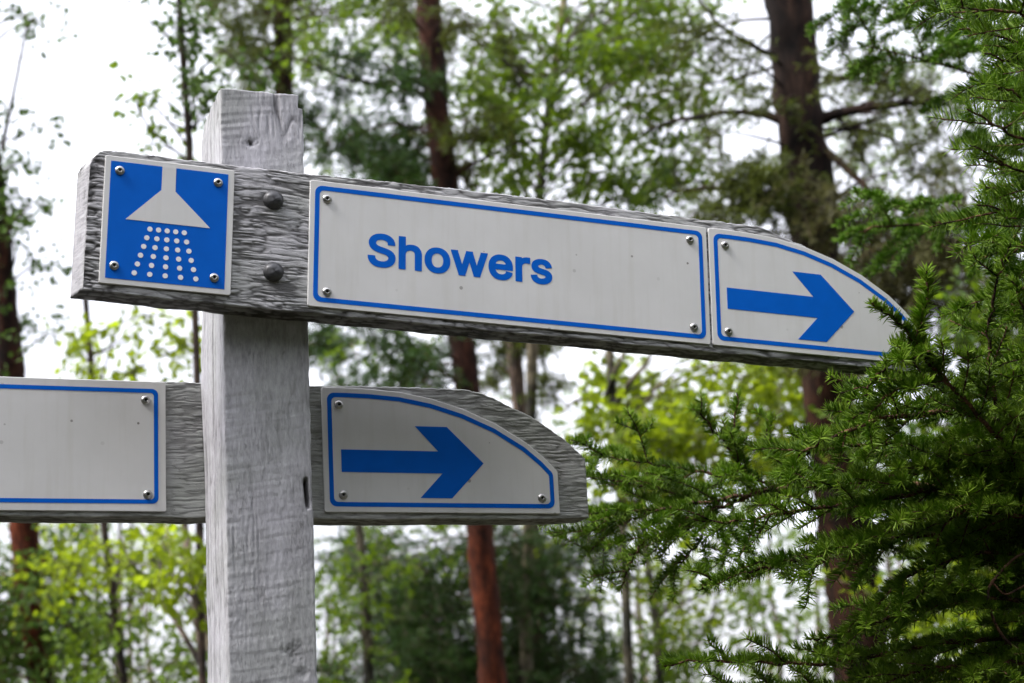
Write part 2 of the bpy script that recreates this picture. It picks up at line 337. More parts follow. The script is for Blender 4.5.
# ---- post
def make_post():
    x0, x1, y0, y1 = .1423, .2453, .04, .1515
    zs = np.concatenate([dens(-ZO, -.66, .05), dens(-.655, .1135, .0014)])
    xs_f = np.linspace(x0, x1, 84)
    prof = [(x, y0, 0) for x in xs_f[::-1]]                   # front, right to left
    prof += [(x0, y, 1) for y in np.linspace(y0+.0012, y1, 60)]  # left side going back
    prof += [(x, y1, 2) for x in np.linspace(x0, x1, 12)[1:]]
    prof += [(x1, y, 3) for y in np.linspace(y1, y0+.0012, 30)[1:]]
    px = np.array([p[0] for p in prof]); py = np.array([p[1] for p in prof]); face = np.array([p[2] for p in prof])
    s = np.where(face == 0, px, np.where(face == 1, .5+py, np.where(face == 2, 1.2+px, 2+py)))
    S, Z = np.meshgrid(s, zs); X = np.repeat(px[None], len(zs), 0); Y = np.repeat(py[None], len(zs), 0)
    lx = np.clip((X-x0)/(x1-x0), 0, 1)
    # saw marks rising to the right
    saw = (vn(S*14, (Z-.16*S)*210, 1)-.5)*.9 + (vn(S*30, (Z-.16*S)*420, 2)-.5)*.5
    vert = fbm(S*330+3*fbm(S*9, Z*9, 3, 2), Z*20, 4, 3)-.47
    rough = (fbm(S*330, Z*230, 5, 3)-.47)
    roughmask = np.clip(fbm(S*16+3, Z*7+1, 6, 2)*3-1.0, 0, 1)*np.where(face == 0, np.clip(lx*2.2-.35, 0, 1), 1.0)[None] if False else np.clip(fbm(S*16+3, Z*7+1, 6, 2)*3-1.0, 0, 1)
    side = (face != 0)[None]
    w = .006*(fbm(S*8, Z*18, 7, 3)-.45)
    ck = ridge((S+w)*95, Z*7, 2, 14)*np.clip(fbm(S*22, Z*9, 3, 2)*4-1.45, 0, 1)
    ck_top = ridge((S+w)*150, Z*11, 5, 10)*np.clip((Z-.02)/.06, 0, 1)*np.clip(fbm(S*30, Z*20, 2, 2)*3-.9, 0, 1)
    h = np.where(side, .0009*vert*1.6, .00062*saw*(1.25-.9*lx[...])*(1-.4*roughmask)+.0007*vert*(.15+1.0*lx)) + .0015*rough*roughmask*np.where(side, .5, 1)
    ck2 = ridge((S+w*.7)*210, Z*16, 4, 8)*np.clip(fbm(S*40+2, Z*26, 6, 3)*3.2-1.15, 0, 1)*(.25+.75*lx)
    crack = np.clip(ck*1.2+ck2*.9+ck_top*.75+np.where(side, ridge((S+w)*120, Z*5, 6, 8)*.75, 0), 0, 1)
    tone = .62*crack + np.where(side, .04, .10)*np.clip(fbm(S*120, Z*25, 1, 3)*2-.7, 0, 1)+.16*np.clip(vn(S*60, Z*7, 3)*2-1, 0, 1)*np.where(side, .5, 1)  # cracks toned for bare wood and for the shade inside them
    h = h - .0026*crack
    # dark knot near the top, knots lower down
    for kx, kz, r, dp in ((.1793, .0455, .0048, .006), (.2170, -.566, .008, .0018), (.226, -.589, .006, .0018)):
        jx = .35*(fbm(X*260, Z*260, 3, 3)-.47)*6*r; jz = .35*(fbm(X*260+9, Z*260+4, 4, 3)-.47)*6*r; q = ((X-kx+jx)/r)**2 + ((Z-kz+jz)/(r*.8))**2; g = np.exp(-q)*(face == 0)[None]
        swirl = np.exp(-q/6)*(face == 0)[None]*np.sin(np.sqrt(q)*3.5)*.0002
        h = h - dp*g + swirl; tone = np.clip(tone+g*(.9 if dp > .004 else .25), 0, 1)
    # long split by the right edge, and a long check down the left side
    g = np.exp(-((X-.2382-.0012*np.sin(Z*90))/.0024)**2)*np.clip(1-np.abs((Z+.383)/.019)**4, 0, 1)*(face == 0)[None]
    h = h - .013*g; tone = np.clip(tone+g, 0, 1)  # shade inside the split is painted into the tone as well
    g = np.exp(-((Y-.098-.004*fbm(Z*14, Z*0, 2, 2))/.0018)**2)*(face == 1)[None]*np.clip(.55-Z*1.5, 0, 1)
    h = h - .010*g; tone = np.clip(tone+.9*g, 0, 1)
    nx = np.where(face == 1, -1, np.where(face == 3, 1, 0)); ny = np.where(face == 0, -1, np.where(face == 2, 1, 0))
    X = X + nx[None]*h; Y = Y + ny[None]*h
    # arris wear
    for (cx, cy, sx, sy) in ((x0, y0, 1, 1), (x1, y0, -1, 1)):
        dd = np.hypot(px-cx, py-cy); k = np.clip(1-dd/.0026, 0, 1)[None]*(1+1.2*(vn(Z[:, :1]*70, Z[:, :1]*0, 3)-.5))
        X = X + sx*.0007*k; Y = Y + sy*.0007*k
    # the back left arris bulges a little and its right edge is nibbled
    edge = (np.abs(px-x1) < .004)[None]*(Y < y0+.02)
    X = X - edge*.0012*np.clip(fbm(Z*75, Z*0+2, 4, 3)*2-.7, 0, 1)
    X = X - np.where(face == 1, 1, 0)[None]*.0045*np.clip((Y-.10)/.05, 0, 1)*np.exp(-((Z+.22)/.09)**2)
    # top is cut square but slopes and is chipped at the right front corner
    Zn = Z.copy()
    top = np.clip((Z-.085)/.0285, 0, 1)
    chip = np.clip((X-.2375)/.006, 0, 1)*np.clip((.075-Y)/.03, 0, 1)
    X = X - .0052*(Z > .0955)*np.clip((X-.236)/.006, 0, 1)*np.clip((.11-Y)/.03, 0, 1)
    Zn -= top*.0016*(fbm(S*120, S*0+1, 3, 3))*1.6
    X = X + top*np.where(face == 1, 1, 0)[None]*.004*np.clip((Y-.06)/.08, 0, 1)
    P = np.stack([X, Y, Zn], -1)[::-1]
    me = ring_mesh('post', P, np.clip(tone, 0, 1)[::-1])
    return link('post', me, M['post'], ROOT, Vector((0, 0, ZO))-RL)
make_post()

# ---- flat graphics
def round_poly(P, r, n=6):
    P = np.asarray(P, float); out = []; m = len(P)
    for i in range(m):
        a, b, c = P[i-1], P[i], P[(i+1) % m]
        u = (a-b)/np.linalg.norm(a-b); v = (c-b)/np.linalg.norm(c-b)
        cosang = np.dot(u, v)
        if cosang < -.93: out.append(b); continue
        ang = math.acos(max(-1, min(1, cosang))); d = min(r/math.tan(ang/2), .45*np.linalg.norm(a-b), .45*np.linalg.norm(c-b))
        rr = d*math.tan(ang/2); bis = (u+v)/np.linalg.norm(u+v); cen = b+bis*rr/math.sin(ang/2)
        p0 = b+u*d-cen; p1 = b+v*d-cen
        a0 = math.atan2(p0[1], p0[0]); a1 = math.atan2(p1[1], p1[0]); da = (a1-a0+math.pi) % (2*math.pi)-math.pi
        for k in range(n+1):
            t = a0+da*k/n; out.append(cen+rr*np.array([math.cos(t), math.sin(t)]))
    return np.array(out)
def inset(P, d):
    """convex outline moved inwards (points run clockwise with v down)"""
    P = np.asarray(P, float); m = len(P); out = []
    nrm = []
    for i in range(m):
        e = P[(i+1) % m]-P[i]; e /= np.linalg.norm(e); nrm.append(np.array([-e[1], e[0]]))
    for i in range(m):
        n0, n1 = nrm[i-1], nrm[i]; b = n0+n1; b = b/np.dot(b, n0)
        out.append(P[i]+b*d)
    return np.array(out)
def prism(P, y_front, y_back, bevel=0.0):
    """outline (u,v) -> solid between the two depths; returns blocks"""
    P = np.asarray(P, float); m = len(P)
    L3 = lambda Q, y: np.stack([Q[:, 0], np.full(len(Q), y), -Q[:, 1]], -1)
    loops = [L3(inset(P, bevel), y_front), L3(P, y_front+bevel), L3(P, y_back)] if bevel else [L3(P, y_front), L3(P, y_back)]
    V = np.concatenate(loops); F = []
    for k in range(len(loops)-1):
        for i in range(m): F.append((k*m+i, k*m+(i+1) % m, (k+1)*m+(i+1) % m, (k+1)*m+i))
    return V, np.array(F), m, len(loops)
def solid(name, polys, y_front, y_back, mat, parent, bevel=0.0, loc=None, rot=None):
    import bmesh
    bm = bmesh.new()
    for P in polys:
        V, F, m, nl = prism(P, y_front, y_back, bevel)
        vs = [bm.verts.new(v) for v in V]
        for f in F: bm.faces.new([vs[i] for i in f])
        f1 = bm.faces.new(vs[:m]); f2 = bm.faces.new(vs[(nl-1)*m:][::-1])
        bm.normal_update()
        bmesh.ops.triangulate(bm, faces=[f1, f2])
    bmesh.ops.recalc_face_normals(bm, faces=bm.faces)
    me = bpy.data.meshes.new(name); bm.to_mesh(me); bm.free()
    o = link(name, me, mat, parent, loc)
    if rot: o.rotation_euler = rot
    return o
def band(name, outer, inner, y_front, y_back, mat, parent):
    """a ring between two outlines with the same number of points"""
    m = len(outer); L3 = lambda Q, y: np.stack([Q[:, 0], np.full(len(Q), y), -Q[:, 1]], -1)
    V = np.concatenate([L3(outer, y_front), L3(inner, y_front), L3(inner, y_back), L3(outer, y_back)])
    i = np.arange(m); j = (i+1) % m; F = []
    for a, b in ((0, 1), (1, 2), (2, 3), (3, 0)):
        F.append(np.stack([a*m+i, a*m+j, b*m+j, b*m+i], -1))
    me = mesh_from(name, [(V, np.concatenate(F), 0)], smooth=False)
    return link(name, me, mat, parent)
def lathe(prof, n=20):
    """prof: (radius, out) pairs, axis towards -y"""
    prof = np.array(prof); a = np.linspace(0, 2*np.pi, n, endpoint=False)
    V = np.stack([prof[:, :1]*np.cos(a), -np.repeat(prof[:, 1:], n, 1), prof[:, :1]*np.sin(a)], -1).reshape(-1, 3)
    i, j = np.meshgrid(np.arange(len(prof)-1), np.arange(n), indexing='ij'); j1 = (j+1) % n
    return V, np.stack([i*n+j, i*n+j1, (i+1)*n+j1, (i+1)*n+j], -1).reshape(-1, 4)

_scr = None
def screw(parent, u, v, yf):
    """domed screw with a dark drive recess"""
    global _scr
    if _scr is None:
        V, F = lathe([(.0056, -.001), (.0056, .0006), (.0053, .0013), (.0044, .0021), (.0033, .0026), (.0022, .0028), (.0020, .0026), (.0018, .0010)], 18)
        V2, F2 = lathe([(.0018, .0010), (.00002, .0010)], 18)
        _scr = mesh_from('screw', [(V, F, 0), (V2, F2, 1)]); _scr.materials.append(M['steel']); _scr.materials.append(M['hole'])
    o = bpy.data.objects.new('screw', _scr); COL.objects.link(o); o.parent = parent; o.location = (u, yf, -v); o.rotation_euler = (0, random.uniform(0, 1), 0)
    return o

Y_UP = (0, TH, 0)
def panel(outline, loc, rot, screws, label, border=None, rad=.008):
    p = solid('sign_panel', [round_poly(outline, .0025, 3)], 0.0, .0026, M['sheet'], ROOT, .0005, Vector(loc)-RL, rot)
    p['label'] = label
    if border:
        o = round_poly(inset(outline, border[0]), rad, 6); i_ = round_poly(inset(outline, border[0]+border[1]), max(.002, rad-border[1]*.6), 6)
        band('border', o, i_, -.0003, .0006, M['blue'], p)
    for (u, v) in screws: screw(p, u, v, -.0002)
    return p
RECT = lambda w, h: np.array([(0, 0), (w, 0), (w, h), (0, h)])
def upper(u, v=0.0):
    c, s = math.cos(TH), math.sin(TH); return (c*u-s*v, 0.0, ZO-(s*u+c*v))

# shower pictogram
p = panel(RECT(.150, .1535), upper(0, 0), Y_UP, [(.0169, .0172), (.1308, .0178), (.1302, .1345), (.0160, .1318)], 'square panel with a white shower head on blue')
solid('blue_field', [np.array([(6.6, 6.2), (142.6, 6.2), (142.6, 147), (6.6, 147)])/1000], -.0003, .0006, M['blue'], p)
solid('shower_head', [np.array([(65.5, 5.9), (81.4, 5.9), (81.5, 35.0), (123.4, 75.0), (26.2, 75.0), (65.4, 35.0)])/1000], -.0006, .0003, M['sheet'], p)
drops = []
for k in range(6):
    v = 83.9+k*10.82
    for c_ in range(5):
        u = 74.0 + (c_-2)*(9.85+k*1.54)
        if k == 0 or k == 0: pass
        a = np.linspace(0, 2*np.pi, 14, endpoint=False)
        drops.append(np.stack([u+3.05*np.cos(a), v+3.05*np.sin(a)], -1)/1000)
dr = solid('water_drops', drops, -.0006, .0003, M['white_print'], p)
# long panel with the word
W1 = .5257
p = panel(RECT(W1, .157), upper(.2413, 0), Y_UP, [(.0208, .0220), (.5017, .0196), (.5027, .1365), (.0228, .1378)], 'long white panel with the word Showers in blue', (.0062, .0056), .009)
GLYPH = [[263,-9,224,-9,187,-9,155,-3,128,9,100,21,79,38,64,60,49,82,40,107,38,137,60,137,82,137,104,137,106,117,112,101,123,88,134,75,149,65,166,59,184,52,203,49,224,49,247,49,268,53,286,60,304,68,319,78,329,92,340,105,346,121,346,139,346,155,341,169,332,179,323,189,311,198,296,205,281,211,264,217,245,222,224,228,204,234,184,239,142,251,109,268,86,289,63,311,52,339,52,372,52,401,60,426,75,448,90,469,111,486,138,498,164,510,194,516,227,516,261,516,290,510,316,498,342,486,362,469,377,449,392,428,400,404,401,378,380,378,358,378,337,378,335,403,323,423,302,437,281,451,256,459,225,459,203,459,184,455,167,448,151,441,138,431,129,418,120,406,115,391,115,376,115,358,120,344,131,334,142,323,154,314,169,308,184,302,199,297,212,293,230,289,247,284,264,279,279,275,295,270,312,264,328,257,344,248,359,238,373,227,385,214,395,198,404,181,408,162,408,139,408,111,401,86,386,64,372,41,351,24,323,11,296,-2],[560,249,560,227,560,151,560,76,560,0,540,0,520,0,499,0,499,170,499,339,499,509,520,509,540,509,560,509,560,435,560,361,560,287,557,287,553,287,549,287,561,322,577,347,599,362,620,377,645,384,674,384,700,384,722,379,742,369,761,358,776,342,787,321,798,299,804,273,804,240,804,160,804,80,804,0,783,0,763,0,743,0,743,78,743,157,743,235,743,265,735,288,720,304,704,321,683,329,657,329,638,329,622,325,607,317,593,309,581,298,573,283,564,267],[1099,-8,1064,-8,1029,-8,999,0,973,16,947,33,927,56,913,85,898,114,891,149,891,187,891,227,898,262,913,291,927,321,947,343,973,360,999,376,1029,384,1064,384,1099,384,1129,376,1155,360,1181,343,1201,321,1216,291,1230,262,1238,227,1238,187,1238,149,1230,114,1216,85,1201,56,1181,33,1155,16,1129,0],[1039,46,1064,46,1089,46,1110,53,1127,66,1143,79,1156,96,1164,117,1172,139,1176,162,1176,187,1176,213,1172,236,1164,258,1156,280,1143,297,1127,310,1110,323,1089,330,1064,330,1039,330,1018,323,1002,310,985,297,973,280,965,258,957,237,953,213,953,187,953,162,957,139,965,117,973,96,985,79,1002,66,1018,53],[1430,0,1409,0,1371,126,1333,253,1294,379,1316,379,1337,379,1359,379,1374,324,1390,269,1405,214,1412,191,1418,165,1426,137,1433,108,1440,76,1447,41,1443,41,1440,41,1437,41,1443,75,1450,106,1457,135,1464,163,1471,190,1478,214,1493,269,1508,324,1524,379,1545,379,1567,379,1588,379,1603,324,1618,269,1633,214,1640,190,1646,164,1653,136,1660,107,1667,76,1674,41,1670,41,1667,41,1663,41,1670,75,1678,107,1685,135,1692,164,1699,190,1705,214,1721,269,1736,324,1752,379,1773,379,1795,379,1816,379,1778,253,1740,126,1701,0,1681,0,1661,0,1640,0,1624,57,1607,114,1591,172,1586,189,1581,207,1576,225,1572,243,1567,261,1562,280,1558,299,1553,318,1548,338,1553,338,1558,338,1562,338,1558,319,1553,299,1548,280,1544,261,1539,243,1534,225,1530,206,1525,189,1520,172,1503,114,1487,57,1470,0,1450,0],[2077,-8,2051,-8,2014,-8,1982,0,1956,16,1929,33,1909,56,1895,85,1880,114,1873,148,1873,187,1873,226,1880,260,1894,290,1908,319,1928,343,1954,359,1980,376,2010,384,2044,384,2065,384,2085,381,2105,374,2124,367,2142,356,2158,341,2174,326,2187,306,2196,282,2205,258,2210,228,2210,194,2210,186,2210,178,2210,169,2111,169,2012,169,1914,169,1914,187,1914,204,1914,221,2001,221,2089,221,2177,221,2167,215,2158,208,2149,202,2149,227,2145,249,2137,269,2129,288,2117,303,2101,314,2086,325,2067,330,2044,330,2021,330,2001,325,1985,313,1969,302,1956,288,1948,270,1939,251,1935,232,1935,211,1935,200,1935,189,1935,178,1935,150,1940,126,1949,106,1959,87,1973,72,1990,61,2007,51,2028,46,2051,46,2066,46,2080,48,2093,53,2105,57,2115,64,2124,73,2133,82,2140,93,2144,105,2164,101,2184,96,2204,91,2198,71,2188,54,2174,39,2160,24,2142,13,2121,4,2101,-4],[2316,0,2295,0,2295,126,2295,253,2295,379,2315,379,2335,379,2354,379,2354,360,2354,340,2354,321,2356,321,2357,321,2358,321,2365,340,2378,355,2395,367,2413,379,2433,385,2456,385,2461,385,2466,385,2472,384,2478,384,2483,384,2486,384,2486,363,2486,343,2486,322,2484,323,2480,323,2473,324,2466,325,2458,326,2450,326,2432,326,2416,322,2402,315,2388,307,2377,297,2369,284,2360,270,2356,255,2356,237,2356,158,2356,79,2356,0,2336,0],[2713,-8,2684,-8,2658,-8,2634,-4,2614,3,2594,11,2577,23,2564,38,2550,53,2542,72,2537,94,2557,98,2576,102,2596,107,2601,86,2611,70,2626,60,2641,50,2660,45,2683,45,2710,45,2731,51,2746,62,2762,74,2770,87,2770,103,2770,116,2765,127,2756,136,2747,144,2733,151,2714,155,2693,160,2672,165,2651,170,2617,178,2591,191,2574,208,2557,225,2549,247,2549,274,2549,296,2555,315,2567,332,2579,348,2596,361,2617,370,2638,380,2662,384,2689,384,2715,384,2737,380,2756,372,2774,365,2789,353,2801,339,2812,325,2821,309,2826,290,2807,286,2789,281,2770,277,2765,292,2757,304,2744,316,2732,327,2714,333,2689,333,2667,333,2648,327,2633,317,2618,306,2610,293,2610,277,2610,263,2616,252,2626,243,2636,235,2652,228,2674,223,2693,218,2712,214,2731,209,2766,201,2792,188,2808,171,2825,154,2833,133,2833,107,2833,84,2827,64,2814,47,2802,30,2784,16,2762,6,2739,-3]]
def lettering(parent):
    """the word as a filled outline: overlapping glyph outlines are merged and thickened on a fine distance grid"""
    segs = []; 
    for g in GLYPH:
        K = np.array(g, float).reshape(-1, 3, 2)/1000
        for i in range(len(K)):
            a, b, c, d = K[i][1], K[i][2], K[(i+1) % len(K)][0], K[(i+1) % len(K)][1]
            t = np.linspace(0, 1, 8)[:, None]; q = (1-t)**3*a+3*(1-t)**2*t*b+3*(1-t)*t*t*c+t**3*d
            segs.append(np.concatenate([q[:-1], q[1:]], 1))
    S = np.concatenate(segs); S = S[np.hypot(S[:, 2]-S[:, 0], S[:, 3]-S[:, 1]) > 1e-6]
    step = .006; bold = .0235
    gx = np.arange(S[:, 0].min()-.06, S[:, 0].max()+.06, step); gy = np.arange(S[:, 1].min()-.06, S[:, 1].max()+.06, step)
    X, Y = np.meshgrid(gx, gy, indexing='ij'); D = np.full(X.shape, 9.0); W = np.zeros(X.shape)
    for x0, y0, x1, y1 in S:
        dx, dy = x1-x0, y1-y0; t = np.clip(((X-x0)*dx+(Y-y0)*dy)/(dx*dx+dy*dy), 0, 1)
        D = np.minimum(D, np.hypot(X-x0-t*dx, Y-y0-t*dy))
        up = (y0 <= Y) & (y1 > Y); dn = (y1 <= Y) & (y0 > Y); cr = dx*(Y-y0)-(X-x0)*dy
        W += (up & (cr > 0)).astype(int); W -= (dn & (cr < 0)).astype(int)
    for g in GLYPH:                                              # keep the corners of the strokes square
        K = np.array(g, float).reshape(-1, 3, 2)/1000; n = len(K)
        for i in range(n):
            a = K[i][1]; e0 = a-K[i][0] if np.linalg.norm(a-K[i][0]) > 1e-4 else a-K[i-1][1]; e1 = K[i][2]-a if np.linalg.norm(K[i][2]-a) > 1e-4 else K[(i+1) % n][1]-a
            if np.dot(e0, e1) > .7*np.linalg.norm(e0)*np.linalg.norm(e1): continue
            ax, ay = abs(X-a[0]), abs(Y-a[1]); q = np.abs(np.hypot(ax, ay)-D) < 1e-7
            D = np.where(q, np.maximum(ax, ay), D)
    f = np.where(W != 0, -D, D) - bold
    V = []; F = []; idx = {}
    def vert(key, x, y):
        if key not in idx: idx[key] = len(V); V.append((x, y))
        return idx[key]
    nx, ny = f.shape
    for i, j in np.argwhere((f[:-1, :-1] < 0) | (f[1:, :-1] < 0) | (f[1:, 1:] < 0) | (f[:-1, 1:] < 0)):
        cs = [(i, j), (i+1, j), (i+1, j+1), (i, j+1)]; poly = []
        for k in range(4):
            a, b = cs[k], cs[(k+1) % 4]; fa, fb = f[a], f[b]
            if fa < 0: poly.append(vert(a, gx[a[0]], gy[a[1]]))
            if (fa < 0) != (fb < 0):
                t = fa/(fa-fb); poly.append(vert((min(a, b), max(a, b)), gx[a[0]]+t*(gx[b[0]]-gx[a[0]]), gy[a[1]]+t*(gy[b[1]]-gy[a[1]])))
        if len(poly) > 2: F.append(poly[::-1] if False else poly)
    V = np.array(V); lo, hi = V.min(0), V.max(0)
    u = .0720+(V[:, 0]-lo[0])/(hi[0]-lo[0])*.2377; v = .1008-(V[:, 1]-lo[1])/(hi[1]-lo[1])*.0428
    me = bpy.data.meshes.new('lettering'); me.from_pydata(np.stack([u, np.full(len(u), -.0003), -v], -1).tolist(), [], F); me.update()
    link('lettering', me, M['blue'], parent)
lettering(p)
ARROW = np.array([(23, 78.6), (150, 78.6), (120.5, 46.8), (163, 46.8), (210.5, 93), (166, 138.6), (124, 138.6), (154.5, 107), (23, 107)])/1000
p = panel(ARROW_EDGE, upper(.7702, 0), Y_UP, [(.0232, .0215), (.0228, .1376)], 'white panel with curved top and blue arrow on the upper board', (.0068, .0056), .009)
solid('arrow', [ARROW], -.0003, .0006, M['blue'], p)
p = panel(ARROW_EDGE*np.array([1.02, 1.0]), (.2888, .150, ZO-.2285), None, [(.0218, .0220), (.0240, .1358), (.2880, .1370)], 'shaded white panel with curved top and blue arrow on the lower board', (.0068, .0056), .009)
solid('arrow', [ARROW], -.0003, .0006, M['blue'], p)
p = panel(RECT(.53, .158), (.0950-.53, .150, ZO-.2287), None, [(.5060, .0232), (.5082, .1380), (.022, .022), (.022, .138)], 'long blank white panel with blue border left of the post', (.0092, .0050), .007)

def bolt(u, v):
    V, F = lathe([(.0125, -.004), (.0122, -.0004), (.0112, .0002), (.0108, .0016), (.0098, .0032), (.0078, .0048), (.0050, .0058), (.0020, .0062), (.00002, .0063)], 24)
    V = V + .00025*np.sin(V[:, [2, 0, 1]]*2300)
    me = mesh_from('bolt', [(V, F, 0)])
    o = link('bolt', me, M['bolt'], ub); o.location = (u, -.0005, -v); return o
bolt(.1979, .0304); bolt(.2002, .1193)
# ================================================================== foliage makers
def unit(v): return v/(np.linalg.norm(v, axis=-1, keepdims=True)+1e-12)

def leaves(rng, pos, axis, size, flat=.5):
    """one folded pointed-oval leaf (6 corners, 2 quads) per position"""
    n = len(pos); ax = unit(axis + rng.normal(0, .55, (n, 3)) + np.array([0, 0, -.35]))
    w = unit(np.cross(ax, unit(rng.normal(0, 1, (n, 3))+np.array([0, 0, flat*2])))); up = np.cross(w, ax)
    s = (size*rng.uniform(.65, 1.2, n))[:, None]
    b = pos; t = pos+ax*s
    fold = s*.10
    V = np.stack([b, b+ax*s*.35+w*s*.38+up*fold, b+ax*s*.75+w*s*.27+up*fold, t, b+ax*s*.75-w*s*.27+up*fold, b+ax*s*.35-w*s*.38+up*fold], 1).reshape(-1, 3)
    k = np.arange(n)[:, None]*6
    F = np.concatenate([k+np.array([[0, 1, 2, 3]]), k+np.array([[0, 3, 4, 5]])])
    return V, F, 6

def needles(rng, pos, dirs, length, width, curve=.15):
    """three-sided tapered needle per position"""
    n = len(pos); d = unit(dirs); ref = unit(rng.normal(0, 1, (n, 3))); a = unit(np.cross(d, ref)); b = np.cross(d, a)
    L_ = (length*rng.uniform(.75, 1.12, n))[:, None]; w = width*.5
    tip = pos+d*L_
    mid = pos+d*L_*.55
    V = np.stack([pos+a*w*.8, pos-a*.4*w+b*w*.7, pos-a*.4*w-b*w*.7, mid+a*w, mid-a*.5*w+b*w*.87, mid-a*.5*w-b*w*.87, tip], 1).reshape(-1, 3)
    k = np.arange(n)[:, None]*7
    Q = np.concatenate([k+np.array([[0, 1, 4, 3]]), k+np.array([[1, 2, 5, 4]]), k+np.array([[2, 0, 3, 5]])])
    T3 = np.concatenate([k+np.array([[3, 4, 6]]), k+np.array([[4, 5, 6]]), k+np.array([[5, 3, 6]])])
    return V, Q, T3, 7

def along(P, ts):
    """points and tangents at fractions ts of a polyline"""
    seg = np.linalg.norm(np.diff(P, axis=0), axis=1); s = np.concatenate([[0], np.cumsum(seg)]); L_ = s[-1]
    x = np.asarray(ts)*L_; out = np.stack([np.interp(x, s, P[:, i]) for i in range(3)], -1)
    i = np.clip(np.searchsorted(s, x)-1, 0, len(P)-2); tan = unit(P[i+1]-P[i])
    return out, tan, L_

# ------------------------------------------------------------------ sharp spruce boughs
def needle_twig(rng, P, store, length=.0155, dens_=1500, width=.0013, frm=0.0, bushy=1.0):
    """clothe a shoot (polyline) with needles; fewer below than above, all leaning forward"""
    seg = np.linalg.norm(np.diff(P, axis=0), axis=1).sum()
    n = int(seg*(1-frm)*dens_)
    if n < 4: return
    t = rng.uniform(frm, 1, n); pos, tan, L_ = along(P, t)
    ref = np.array([0, 0, 1.0]); side = unit(np.cross(tan, ref)+1e-6); up = np.cross(side, tan)
    phi = rng.uniform(0, 2*np.pi, n); low = np.sin(phi) < -.45
    phi = np.where(low & (rng.random(n) < .7), -phi, phi)
    lean = rng.uniform(.28, .55, n) + .55*np.clip((t-.93)/.07, 0, 1)
    rad = unit(np.cos(phi)[:, None]*side + (np.sin(phi)[:, None]+.12)*up)
    d = unit(rad*bushy + tan*lean[:, None] + rng.normal(0, .07, (n, 3)))
    L_n = length*(1-.25*np.clip((t-.85)/.15, 0, 1))
    V, Q, T3, k = needles(rng, pos+rad*.0006, d, L_n if np.ndim(L_n) else length, width)
    base = rng.uniform(.15, .65)
    tone = np.clip(base + .45*np.clip((t-.55)/.45, 0, 1) + rng.normal(0, .14, n), 0, 1)
    store.append((V, Q, T3, np.repeat(tone, k)))

def bough(parent, rng, P, r0=.006, shoots=True, root=None, shoot=.12, spacing=.026, droop=.07, sub=True, main_from=.35, needle=.0168, dens_=1700, width=.0016, mat='needle', plane=None, tipshoots=True, taper=.75, angle=.85):
    """one branch: woody axis with side shoots (and their side shoots), needles as a sub-part"""
    P = smooth_path(P, 7); P = P + rng.normal(0, .0015, P.shape)
    wood = []; store = []
    m = len(P); wood.append((*tube(P, np.linspace(r0*.75, .0011, m), 7, .25, int(rng.integers(0, 8))), 0))
    if root is not None:                                         # the bare inner length back to the trunk
        q = np.array(root); t0 = unit(P[1]-P[0]); C = np.array([q, q*.62+P[0]*.38+np.array([0, 0, .03]), P[0]-t0*.02, P[0]+t0*.02])
        wood.append((*tube(smooth_path(C, 6), np.linspace(r0*1.6, r0*.75, 19), 7, .2, 4), 0))
    needle_twig(rng, P, store, needle, dens_, width, main_from*.6)
    L_ = np.linalg.norm(np.diff(P, axis=0), axis=1).sum()
    n = max(3, int(L_/(spacing*1.3))) if shoots else 0; sgn = 1 if rng.random() < .5 else -1
    for i in range(n):
        t = .06 + .92*(i+rng.uniform(.1, .9))/n
        if t > .985: continue
        p, tan, _ = along(P, [t]); p = p[0]; tan = tan[0]
        pn = plane if plane is not None else np.array([0, 0, 1.0])
        side = np.cross(tan, pn); side /= np.linalg.norm(side)+1e-9; upv = np.cross(side, tan)
        sgn = -sgn
        roll = rng.normal(0, .45); lat = side*math.cos(roll)*sgn + upv*(math.sin(roll)+.10)
        d = unit(tan*rng.uniform(.55, 1.0)*angle + lat)
        ln = 1.12*shoot*(1-taper*t)*rng.uniform(.65, 1.2)+.022
        k = 6; tt = np.linspace(0, 1, k)[:, None]
        S = p + d*ln*tt + tan*ln*.18*tt**2 + np.array([0, 0, -droop*ln])*tt**2 + rng.normal(0, .0012, (k, 3))*tt
        wood.append((*tube(S, np.linspace(.0014, .0008, k), 5), 0))
        needle_twig(rng, S, store, needle*rng.uniform(.85, 1.08), dens_, width, .03)
        if sub and ln > .065:
            for q in range(int(ln/.034)):
                t2 = rng.uniform(.2, .85); p2, tan2, _ = along(S, [t2]); s2 = np.cross(tan2[0], pn); s2 /= np.linalg.norm(s2)+1e-9
                d2 = unit(tan2[0]*.9 + s2*(1 if q % 2 else -1) + np.array([0, 0, rng.normal(0, .25)]))
                l2 = ln*(1-t2)*rng.uniform(.45, .8)+.014
                S2 = p2[0] + d2*l2*tt + np.array([0, 0, -droop*l2])*tt**2
                wood.append((*tube(S2, np.linspace(.0010, .0006, k), 4), 0))
                needle_twig(rng, S2, store, needle*.92, dens_, width, .05)
    b = link('branch', mesh_from('branch', wood), M['twig'], parent)
    blocks = []; tones = []; z3 = np.zeros((0, 3))
    for V, Q, T3, tn in store:
        blocks.append((V, Q, 0)); blocks.append((z3, T3-len(V), 0)); tones.append(tn)
    link('needles', mesh_from('needles', blocks, np.concatenate(tones), smooth=False), M[mat], b)
    return b

# ================================================================== the near spruce, right of the sign
GZ = 0.0
def local(parent, P): return np.asarray(P)-np.array(parent.location)
def pix(L): return np.array([at(*q) for q in L])

